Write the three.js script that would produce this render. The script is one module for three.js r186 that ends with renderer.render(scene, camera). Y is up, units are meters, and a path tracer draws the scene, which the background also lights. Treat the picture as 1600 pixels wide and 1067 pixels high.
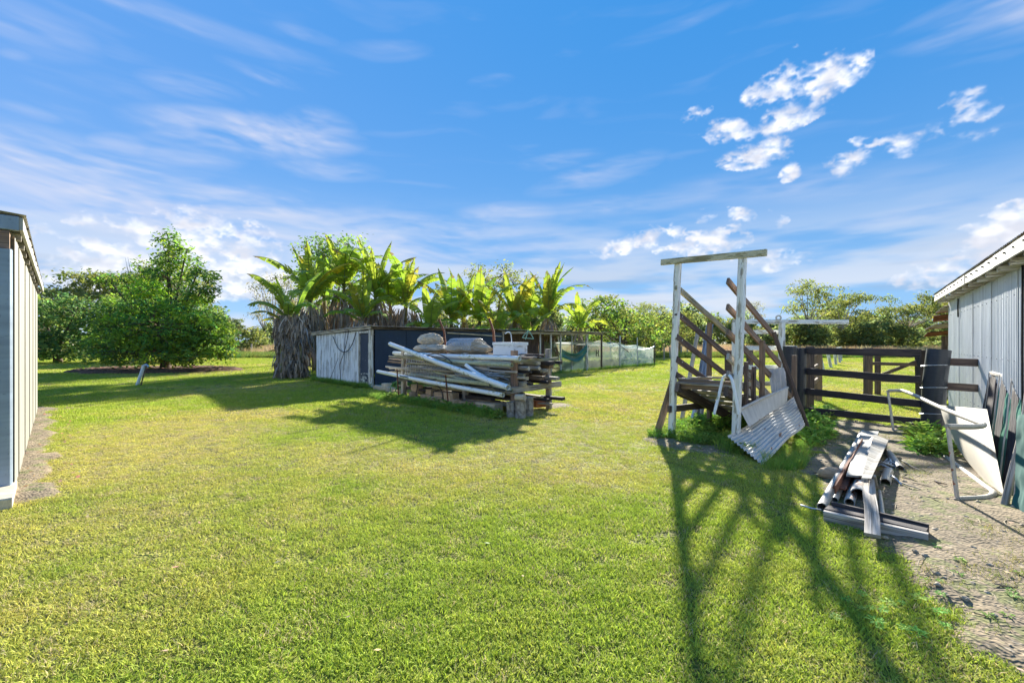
import * as THREE from 'three';
import { mergeGeometries } from 'three/addons/utils/BufferGeometryUtils.js';

// ---------- camera, sky, sun, exposure ----------
const scene = new THREE.Scene();
const F = 700, CX = 800, CY = 534, EYE = 1.6;      // focal length in px of a 1600 px wide picture, eye height in m
const camera = new THREE.PerspectiveCamera(2 * Math.atan(533.5 / F) * 180 / Math.PI, 1600 / 1067, 0.05, 3000);
camera.position.set(0, EYE, 0); camera.lookAt(0, EYE, -10);
const EXPOSURE = 3.3;
const renderer = new THREE.WebGLRenderer({ antialias: true });
renderer.toneMapping = THREE.LinearToneMapping;
renderer.toneMappingExposure = EXPOSURE;
renderer.shadowMap.enabled = true;
const SUN = new THREE.Vector3(0.35, 0.43, -1).normalize();
const sun = new THREE.DirectionalLight(new THREE.Color(1, 0.95, 0.84), 5.0);
sun.position.copy(SUN).multiplyScalar(80); sun.target.position.set(0, 0, -12);
sun.position.add(sun.target.position);
sun.castShadow = true; sun.shadow.mapSize.set(4096, 4096); sun.shadow.radius = 2.4;
Object.assign(sun.shadow.camera, { left: -45, right: 45, top: 45, bottom: -45, near: 1, far: 250 });
scene.add(sun, sun.target);

// ---------- seeded noise ----------
function rng(seed) { let a = seed >>> 0; return () => { a = (a + 0x6D2B79F5) >>> 0; let t = a; t = Math.imul(t ^ (t >>> 15), t | 1); t ^= t + Math.imul(t ^ (t >>> 7), t | 61); return ((t ^ (t >>> 14)) >>> 0) / 4294967296; }; }
const R = rng(7);
const rr = (a, b, r = R) => a + (b - a) * r();
function hash3(x, y, z) { let h = Math.imul(x, 374761393) ^ Math.imul(y, 668265263) ^ Math.imul(z, 2147483647 - 18061); h = Math.imul(h ^ (h >>> 13), 1274126177); return ((h ^ (h >>> 16)) >>> 0) / 4294967296; }
const fade = t => t * t * (3 - 2 * t), mix = (a, b, t) => a + (b - a) * t, clamp = (x, a = 0, b = 1) => Math.min(b, Math.max(a, x));
const smooth = (a, b, x) => fade(clamp((x - a) / (b - a)));
function n3(x, y, z) {
  const xi = Math.floor(x), yi = Math.floor(y), zi = Math.floor(z), u = fade(x - xi), v = fade(y - yi), w = fade(z - zi);
  const l = (a, b) => mix(mix(mix(hash3(xi, a, b), hash3(xi + 1, a, b), u), mix(hash3(xi, a + 1, b), hash3(xi + 1, a + 1, b), u), v), 0, 0);
  return mix(l(yi, zi), l(yi, zi + 1), w);
}
const n2 = (x, y) => n3(x, y, 5.5);
function fbm3(x, y, z, o) { let s = 0, a = 0.5, t = 0; for (let i = 0; i < o; i++) { s += a * n3(x, y, z); t += a; a *= 0.5; x = x * 2.03 + 11.3; y = y * 2.03 + 4.7; z = z * 2.03 + 7.9; } return s / t; }
const fbm2 = (x, y, o = 4) => fbm3(x, y, 3.3, o);
// periodic noise for textures
function pn(x, y, px, py, s = 0) {
  const xi = Math.floor(x), yi = Math.floor(y), u = fade(x - xi), v = fade(y - yi), m = (a, n) => ((a % n) + n) % n;
  const x0 = m(xi, px), x1 = m(xi + 1, px), y0 = m(yi, py), y1 = m(yi + 1, py);
  return mix(mix(hash3(x0, y0, s), hash3(x1, y0, s), u), mix(hash3(x0, y1, s), hash3(x1, y1, s), u), v);
}

// ---------- the sky: air and clouds by direction ----------
{
  const W = 4096, Hh = 2048, data = new Float32Array(W * Hh * 4);
  const dirOf = (px, py) => { const v = new THREE.Vector3((px - CX) / F, (CY - py) / F, -1).normalize(); return [Math.atan2(v.x, -v.z), Math.asin(v.y)]; };
  // clouds seen in the picture, as directions: [px, py, half width, half height, tilt, strength]
  const puffs = [[1140, 205, 42, 20, 0.2, 1.1], [1178, 243, 54, 19, 0, 1.15], [1215, 128, 55, 26, -0.5, 1.0], [1268, 145, 80, 30, -0.45, 1.15], [1335, 118, 32, 14, -0.5, .8], [1205, 185, 46, 20, -0.6, .7], [1090, 175, 22, 11, -.4, .6], [1228, 276, 17, 12, -.3, .8],
    [1335, 246, 38, 19, -.35, .9], [1405, 226, 38, 17, .1, .9], [1490, 192, 62, 17, -.25, 1], [1512, 150, 27, 17, -.6, .85], [1530, 210, 52, 12, -.1, .6], [995, 375, 66, 15, -.2, 1.1], [1098, 381, 62, 19, -.05, 1.25], [1165, 338, 50, 15, .25, .9], [1110, 337, 22, 8, 0, .6],
    [1590, 365, 100, 42, -.25, 1.7], [1520, 425, 120, 38, -.2, 1.1], [205, 402, 120, 60, -.3, 1.1], [300, 388, 95, 52, 0, 1.25], [375, 405, 95, 52, .2, 1.25], [110, 420, 110, 55, 0, .9], [255, 440, 190, 42, 0, 1.2], [395, 455, 90, 40, 0, .9], [1215, 405, 60, 14, 0, .7]];
  const wisps = [[400, 212, 160, 30, -.08, .8], [500, 200, 50, 26, 0, .55], [330, 222, 95, 22, -.12, .4], [300, 138, 75, 16, -.06, .4], [410, 118, 60, 9, .1, .35], [185, 236, 60, 22, -.3, .5], [290, 247, 90, 16, -.12, .4], [120, 300, 330, 60, .17, .9], [420, 345, 420, 40, .13, .85], [720, 375, 300, 30, .06, .55], [60, 255, 170, 40, .15, .55], [600, 80, 70, 14, -.12, .3], [510, 265, 80, 16, -.05, .35], [480, 55, 50, 9, .05, .25], [200, 5, 330, 20, 0, .34], [40, 45, 110, 36, 0, .28], [930, 275, 95, 18, -.2, .45], [880, 250, 60, 12, -.1, .3], [800, 335, 75, 17, -.03, .55], [770, 127, 32, 9, -.1, .3], [1040, 48, 90, 10, -.12, .22], [30, 87, 30, 8, -.2, .3], [35, 173, 60, 10, 0, .3], [1230, 290, 190, 26, .1, .32], [1440, 340, 170, 18, -.02, .4], [1520, 370, 130, 11, -.45, .6], [980, 320, 190, 16, -.03, .3], [860, 390, 130, 20, 0, .4]];
  const toBlob = ([px, py, hw, hh, tilt, s]) => { const [az, el] = dirOf(px, py), d = Math.hypot((px - CX) / F, (CY - py) / F, 1), k = Math.cos(el); return { az, el, rx: hw / F / (1 + ((px - CX) / F) ** 2) , ry: hh / F / d, tilt, s, k }; };
  const P = puffs.map(toBlob).map(b => ({ ...b, s: b.s * .93 })), Wi = wisps.map(toBlob), r = rng(91);
  // the same weather all the way round
  for (let i = 0; i < 75; i++) { const az = mix(0.95, 5.33, r()), el = mix(.05, .62, r() ** 1.5); P.push({ az: az > Math.PI ? az - 2 * Math.PI : az, el, rx: mix(.03, .1, r()), ry: mix(.012, .035, r()), tilt: mix(-.5, .3, r()), s: mix(.6, 1.2, r()), k: 1 }); }
  for (let i = 0; i < 70; i++) { const az = mix(0.95, 5.33, r()), el = mix(.08, 1.2, r()); Wi.push({ az: az > Math.PI ? az - 2 * Math.PI : az, el, rx: mix(.06, .35, r()), ry: mix(.012, .05, r()), tilt: mix(-.2, .2, r()), s: mix(.3, .8, r()), k: 1 }); }
  const cols = Array.from({ length: 64 }, () => [[], []]);
  const put = (list, w) => list.forEach(b => { const reach = b.rx * 1.35 + b.ry; for (let c = 0; c < 64; c++) { let d = Math.abs(((c + .5) / 64 * 2 * Math.PI - Math.PI) - b.az); d = Math.min(d, 2 * Math.PI - d); if (d < reach + .06) cols[c][w].push(b); } });
  put(P, 0); put(Wi, 1);
  const field = (list, az, el) => { let m = 0; for (const b of list) { let dx = az - b.az; if (dx > Math.PI) dx -= 2 * Math.PI; if (dx < -Math.PI) dx += 2 * Math.PI; const dy = el - b.el, c = Math.cos(b.tilt), s = Math.sin(b.tilt), x = (dx * c - dy * s) / b.rx, y = (dx * s + dy * c) / b.ry, q = 1 - (x * x + y * y) / 1.6; if (q > 0) m = Math.max(m, q * b.s); } return m; };
  const floorC = [.30, .33, .30];
  for (let j = 0; j < Hh; j++) {
    const el = ((j + .5) / Hh - .5) * Math.PI, y = Math.sin(el), ce = Math.cos(el);
    for (let i = 0; i < W; i++) {
      const k = (j * W + i) * 4; data[k + 3] = 1;
      if (el < -.01) { for (let c = 0; c < 3; c++) data[k + c] = floorC[c] * .5 / EXPOSURE; continue; }
      const th = ((i + .5) / W - .5) * 2 * Math.PI, x = ce * Math.cos(th), z = ce * Math.sin(th), az = Math.atan2(x, -z);
      const h = Math.pow(1 - clamp(y), 4), side = .5 - .5 * Math.sin(az * .9);
      let cr = mix(.040, .42, h) + .10 * side * side, cg = mix(.285, .70, h) + .085 * side, cb = mix(.77, 1.02, h) + .12 * side;
      const bin = cols[Math.min(63, Math.floor((az + Math.PI) / (2 * Math.PI) * 64))];
      const wx = x * 9 + 1.7 * n3(x * 6, y * 14, z * 6), wz = z * 9;
      // high thin streaks
      const wm = field(bin[1], az + .02 * (n3(x * 14, y * 40, z * 14) - .5), el);
      const st = fbm3(wx, y * 62 + 2 * n3(x * 8, y * 10, z * 8), wz, 4), st2 = fbm3(wx * 3, y * 150 + wx, wz * 3, 3);
      let a = wm > 0 ? clamp(wm * (smooth(.22, .80, st) * .85 + smooth(.4, .8, st2) * .28)) * .92 : 0;
      a = Math.max(a, .09 * smooth(.55, .85, st) * smooth(1.2, .2, el));
      cr = mix(cr, .77, a); cg = mix(cg, .80, a); cb = mix(cb, .95, a);
      // layered low cloud toward the horizon
      const lo = smooth(.33, .05, el), l1 = fbm3(x * 5 + 3, y * 34, z * 5, 5), l2 = fbm3(x * 4 + 9, y * 46, z * 4 + 2, 4);
      const b = lo * smooth(.33, .60, l1) * .85; cr = mix(cr, .80, b); cg = mix(cg, .85, b); cb = mix(cb, .95, b);
      const g = smooth(.21, .02, el) * smooth(.50, .68, l2) * .55; cr = mix(cr, .36, g); cg = mix(cg, .45, g); cb = mix(cb, .60, g);
      // small heaped clouds
      const pm = field(bin[0], az + .035 * (fbm3(x * 22, y * 40, z * 22, 2) - .5), el + .015 * (n3(x * 30 + 4, y * 30, z * 30) - .5));
      if (pm > 0) {
        const q1 = fbm3(x * 80, y * 130, z * 80, 4) - .5, f = fbm3(x * 34 + q1 * 1.3 + y * 20, y * 58 + q1 * 1.3, z * 34, 6), d = smooth(.12, 1.12, pm * .76 + (f - .5) * 2.6 + q1 * .9) * (.72 + .28 * smooth(.2, .6, st2));
        const tex = smooth(.25, .75, fbm3(x * 40 + 7, y * 60, z * 40, 3));
        cr = mix(cr, mix(.78, 1.22, tex), d); cg = mix(cg, mix(.81, 1.22, tex), d); cb = mix(cb, mix(.92, 1.26, tex), d);
      }
      data[k] = cr / EXPOSURE; data[k + 1] = cg / EXPOSURE; data[k + 2] = cb / EXPOSURE;
    }
  }
  const t = new THREE.DataTexture(data, W, Hh, THREE.RGBAFormat, THREE.FloatType);
  t.mapping = THREE.EquirectangularReflectionMapping; t.magFilter = t.minFilter = THREE.LinearFilter; t.needsUpdate = true;
  scene.background = t; scene.environment = t;
}

// ---------- helpers ----------
const V = (x, y, z) => new THREE.Vector3(x, y, z);
const at = (px, py, D) => V((px - CX) / F * D, EYE - (py - CY) / F * D, -D);   // where a thing stands, from its bearing, height angle and distance
const gnd = (px, py, y = 0) => { const D = (EYE - y) * F / (py - CY); return V((px - CX) / F * D, y, -D); };
const used = {};
const numbered = n => { const k = used[n] = (used[n] ?? -1) + 1; return k ? n + '_' + String(k).padStart(3, '0') : n; };
function tag(o, label, category, group, kind) { o.userData.label = label; o.userData.category = category; if (group) o.userData.group = group; if (kind) o.userData.kind = kind; return o; }
function thing(name, label, category, pos = V(0, 0, 0), group) { const o = new THREE.Group(); o.name = numbered(name); o.position.copy(pos); scene.add(o); return tag(o, label, category, group); }
function part(name, geo, mat, parent) { const m = new THREE.Mesh(geo, mat); m.name = name; parent.add(m); return m; }
function solo(name, geo, mat, label, category, group, kind) { const m = new THREE.Mesh(geo, mat); m.name = numbered(name); scene.add(m); return tag(m, label, category, group, kind); }
function struct(name, geo, mat) { const m = new THREE.Mesh(geo, mat); m.name = numbered(name); m.userData.kind = 'structure'; scene.add(m); return m; }
// moves a geometry given in world coordinates into the axes of a thing standing at pos
const rel = (g, o) => g.translate(-o.position.x, -o.position.y, -o.position.z);

class GB {
  constructor() { this.p = []; this.u = []; this.c = []; this.n = []; }
  tri(a, b, c, ua = [0, 0], ub = [1, 0], uc = [1, 1], col) { this.p.push(a.x, a.y, a.z, b.x, b.y, b.z, c.x, c.y, c.z); this.u.push(...ua, ...ub, ...uc); if (col) for (let i = 0; i < 3; i++) this.c.push(col[0], col[1], col[2]); }
  quad(a, b, c, d, uv = [0, 0, 1, 0, 1, 1, 0, 1], col) { this.tri(a, b, c, [uv[0], uv[1]], [uv[2], uv[3]], [uv[4], uv[5]], col); this.tri(a, c, d, [uv[0], uv[1]], [uv[4], uv[5]], [uv[6], uv[7]], col); }
  geo() { const g = new THREE.BufferGeometry(); g.setAttribute('position', new THREE.Float32BufferAttribute(this.p, 3)); g.setAttribute('uv', new THREE.Float32BufferAttribute(this.u, 2)); if (this.c.length) g.setAttribute('color', new THREE.Float32BufferAttribute(this.c, 3)); g.computeVertexNormals(); return g; }
}
// a sawn or rough timber between two points: chamfered section, slightly wandering and worn
function beam(p, q, w, h, o = {}) {
  const { up = V(0, 1, 0), seg = Math.max(1, Math.min(10, Math.round(p.distanceTo(q) / .35))), wob = .004, ch = .12, r = R, taper = 1 } = o;
  const ax = q.clone().sub(p), L = ax.length(); ax.normalize();
  let side = V(0, 0, 0).crossVectors(up, ax); if (side.lengthSq() < 1e-4) side = V(1, 0, 0).cross(ax); side.normalize();
  const nor = V(0, 0, 0).crossVectors(ax, side).normalize(), c = Math.min(w, h) * ch, W2 = w / 2, H2 = h / 2;
  const sec = [[-W2 + c, -H2], [W2 - c, -H2], [W2, -H2 + c], [W2, H2 - c], [W2 - c, H2], [-W2 + c, H2], [-W2, H2 - c], [-W2, -H2 + c]];
  const per = [0]; for (let i = 0; i < 8; i++) { const a = sec[i], b = sec[(i + 1) % 8]; per.push(per[i] + Math.hypot(a[0] - b[0], a[1] - b[1])); }
  const u0 = r() * 7, v0 = r() * 3, rings = [];
  for (let i = 0; i <= seg; i++) {
    const t = i / seg, ox = (r() - .5) * wob * 2, oy = (r() - .5) * wob * 2, k = mix(1, taper, t), e = (i === 0 || i === seg) ? (r() - .5) * wob * 3 : 0;
    rings.push(sec.map(([x, y]) => p.clone().addScaledVector(ax, L * t + e).addScaledVector(side, x * k + ox + (r() - .5) * wob * .6).addScaledVector(nor, y * k + oy + (r() - .5) * wob * .6)));
  }
  const b = new GB();
  for (let i = 0; i < seg; i++) for (let j = 0; j < 8; j++) { const k = (j + 1) % 8, ua = u0 + L * i / seg, ub = u0 + L * (i + 1) / seg, va = v0 + per[j], vb = v0 + per[j + 1]; b.quad(rings[i][j], rings[i][k], rings[i + 1][k], rings[i + 1][j], [ua, va, ua, vb, ub, vb, ub, va]); }
  for (const [ring, s] of [[rings[0], -1], [rings[seg], 1]]) { const m = ring.reduce((a, v) => a.add(v), V(0, 0, 0)).multiplyScalar(1 / 8); for (let j = 0; j < 8; j++) { const k = (j + 1) % 8; s > 0 ? b.tri(m, ring[j], ring[k], [u0, v0], [u0 + .05, v0], [u0 + .05, v0 + .05]) : b.tri(m, ring[k], ring[j], [u0, v0], [u0 + .05, v0], [u0 + .05, v0 + .05]); } }
  return b.geo();
}
// round pole or pipe along points with radii; hollow gives it a wall and an open bore
function tube(pts, rad, o = {}) {
  const { n = 10, hollow = 0, cap = true, wob = 0, r = R, sm = 0 } = o;
  if (sm) pts = new THREE.CatmullRomCurve3(pts, false, 'centripetal').getPoints(sm);
  const N = pts.length, rings = [], inner = [], us = [0]; let side = null;
  for (let i = 0; i < N; i++) {
    const d = pts[Math.min(N - 1, i + 1)].clone().sub(pts[Math.max(0, i - 1)]).normalize();
    if (i) us.push(us[i - 1] + pts[i].distanceTo(pts[i - 1]));
    if (!side) { side = V(0, 1, 0).cross(d); if (side.lengthSq() < .01) side = V(1, 0, 0).cross(d); side.normalize(); } else side.addScaledVector(d, -side.dot(d)).normalize();
    const up = V(0, 0, 0).crossVectors(d, side), rad_i = Array.isArray(rad) ? rad[Math.min(rad.length - 1, i)] : rad, ring = [], inn = [];
    for (let j = 0; j < n; j++) { const a = j / n * 2 * Math.PI, k = rad_i * (1 + (wob ? (r() - .5) * wob : 0)); ring.push(pts[i].clone().addScaledVector(side, Math.cos(a) * k).addScaledVector(up, Math.sin(a) * k)); if (hollow) inn.push(pts[i].clone().addScaledVector(side, Math.cos(a) * rad_i * hollow).addScaledVector(up, Math.sin(a) * rad_i * hollow)); }
    rings.push(ring); inner.push(inn);
  }
  const P = [], U = [], I = [], add = (v, a, b) => (P.push(v.x, v.y, v.z), U.push(a, b), P.length / 3 - 1);
  const R0 = Array.isArray(rad) ? rad[0] : rad, skin = (rs, flip) => { const id = rs.map((ring, i) => { const row = []; for (let j = 0; j <= n; j++) row.push(add(ring[j % n], us[i], j / n * 6.283 * R0)); return row; }); for (let i = 0; i < N - 1; i++) for (let j = 0; j < n; j++) { const a = id[i][j], b = id[i][j + 1], c = id[i + 1][j + 1], d = id[i + 1][j]; flip ? I.push(a, c, b, a, d, c) : I.push(a, b, c, a, c, d); } };
  skin(rings, false);
  if (hollow) { skin(inner, true); for (const [e, f] of [[0, true], [N - 1, false]]) for (let j = 0; j < n; j++) { const k = (j + 1) % n, a = add(rings[e][j], 0, 0), b = add(rings[e][k], .02, 0), c = add(inner[e][k], .02, .02), d = add(inner[e][j], 0, .02); f ? I.push(a, c, b, a, d, c) : I.push(a, b, c, a, c, d); } }
  else if (cap) for (const [e, f] of [[0, true], [N - 1, false]]) { const m = add(pts[e], 0, 0), ids = rings[e].map((v, j) => add(v, .05 * Math.cos(j), .05 * Math.sin(j))); for (let j = 0; j < n; j++) { const k = (j + 1) % n; f ? I.push(m, ids[k], ids[j]) : I.push(m, ids[j], ids[k]); } }
  const g = new THREE.BufferGeometry(); g.setAttribute('position', new THREE.Float32BufferAttribute(P, 3)); g.setAttribute('uv', new THREE.Float32BufferAttribute(U, 2)); g.setIndex(I); g.computeVertexNormals(); return g.toNonIndexed();
}
// a sheet spanned by four corners (a-b along u, a-d along v) shaped by fn(u,v) metres along its normal
function sheet(a, b, c, d, nu, nv, fn, o = {}) {
  const P = [], U = [], I = [], lu = a.distanceTo(b), lv = a.distanceTo(d), nn = b.clone().sub(a).cross(d.clone().sub(a)).normalize(), uo = o.uo ?? R() * 5, vo = o.vo ?? R() * 5;
  for (let j = 0; j <= nv; j++) for (let i = 0; i <= nu; i++) { const u = i / nu, v = j / nv, q = a.clone().lerp(b, u).lerp(d.clone().lerp(c, u), v); q.addScaledVector(nn, fn ? fn(u * lu, v * lv, u, v) : 0); P.push(q.x, q.y, q.z); U.push(uo + u * lu, vo + v * lv); }
  for (let j = 0; j < nv; j++) for (let i = 0; i < nu; i++) { const k = j * (nu + 1) + i; I.push(k, k + 1, k + nu + 2, k, k + nu + 2, k + nu + 1); }
  const g = new THREE.BufferGeometry(); g.setAttribute('position', new THREE.Float32BufferAttribute(P, 3)); g.setAttribute('uv', new THREE.Float32BufferAttribute(U, 2)); g.setIndex(I); g.computeVertexNormals(); return g;
}
const merge = list => mergeGeometries(list.map(g => g.index ? g.toNonIndexed() : g));

// ---------- textures and materials ----------
function mkTex(n, fn, srgb = true) {
  const d = new Uint8Array(n * n * 4);
  for (let j = 0; j < n; j++) for (let i = 0; i < n; i++) { const c = fn(i / n, j / n), k = (j * n + i) * 4; if (Array.isArray(c)) { d[k] = clamp(c[0], 0, 255); d[k + 1] = clamp(c[1], 0, 255); d[k + 2] = clamp(c[2], 0, 255); } else d[k] = d[k + 1] = d[k + 2] = clamp(c, 0, 1) * 255; d[k + 3] = 255; }
  const t = new THREE.DataTexture(d, n, n); t.wrapS = t.wrapT = THREE.RepeatWrapping; t.magFilter = t.minFilter = THREE.LinearFilter; if (srgb) t.colorSpace = THREE.SRGBColorSpace; t.needsUpdate = true; return t;
}
const rep = (t, x, y = x) => { const c = t.clone(); c.repeat.set(x, y); c.needsUpdate = true; return c; };
const grainAt = (u, v, s) => .5 * pn(u * 4, v * 64, 4, 64, s) + .3 * pn(u * 12, v * 160, 12, 160, s + 1) + .2 * pn(u * 6, v * 10, 6, 10, s + 2);
const grainBump = mkTex(512, (u, v) => grainAt(u, v, 3) - .55 * smooth(.80, .92, pn(u * 3, v * 50, 3, 50, 9)), false);
function woodTex(base, alt, s, k = .55) {
  return mkTex(512, (u, v) => { const g = grainAt(u, v, s), m = smooth(.35, .75, .6 * pn(u * 3, v * 5, 3, 5, s + 5) + .4 * pn(u * 9, v * 21, 9, 21, s + 6)), crack = smooth(.80, .92, pn(u * 3, v * 50, 3, 50, 9)) * .55, f = (1 - k / 2 + k * g) * (1 - crack); return [0, 1, 2].map(i => mix(base[i], alt[i], m) * f); });
}
function std(o) { return new THREE.MeshStandardMaterial({ roughness: .85, side: THREE.DoubleSide, ...o }); }
const wood = (base, alt, s, k) => std({ map: rep(woodTex(base, alt, s, k), .8, 2), bumpMap: rep(grainBump, .8, 2), bumpScale: .004, roughness: .9 });
function peel(paint, under, s, amount) {
  return mkTex(512, (u, v) => { const n = .5 * pn(u * 5, v * 14, 5, 14, s) + .3 * pn(u * 14, v * 40, 14, 40, s + 1) + .2 * pn(u * 40, v * 90, 40, 90, s + 2), g = grainAt(u, v, s + 3), m = smooth(1 - amount - .06, 1 - amount + .06, n), f = .88 + .24 * g; return [0, 1, 2].map(i => mix(paint[i], under[i] * (.75 + .45 * g), m) * f); });
}
const painted = (p, u, s, a) => std({ map: rep(peel(p, u, s, a), .7, 1.4), bumpMap: rep(grainBump, .8, 2), bumpScale: .003, roughness: .75 });
function metalTex(base, rust, s, amount) {
  return mkTex(512, (u, v) => { const st = .6 * pn(u * 40, v * 3, 40, 3, s) + .4 * pn(u * 90, v * 6, 90, 6, s + 1), bl = .6 * pn(u * 6, v * 6, 6, 6, s + 2) + .4 * pn(u * 25, v * 20, 25, 20, s + 3), m = smooth(1 - amount, 1.08 - amount, bl * .75 + st * .25), f = .86 + .14 * st + .1 * (bl - .5), sp = pn(u * 120, v * 120, 120, 120, s + 7) > .93 ? .85 : 1; return [0, 1, 2].map(i => mix(base[i] * f * sp, rust[i] * (.6 + .6 * st), m)); });
}
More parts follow.
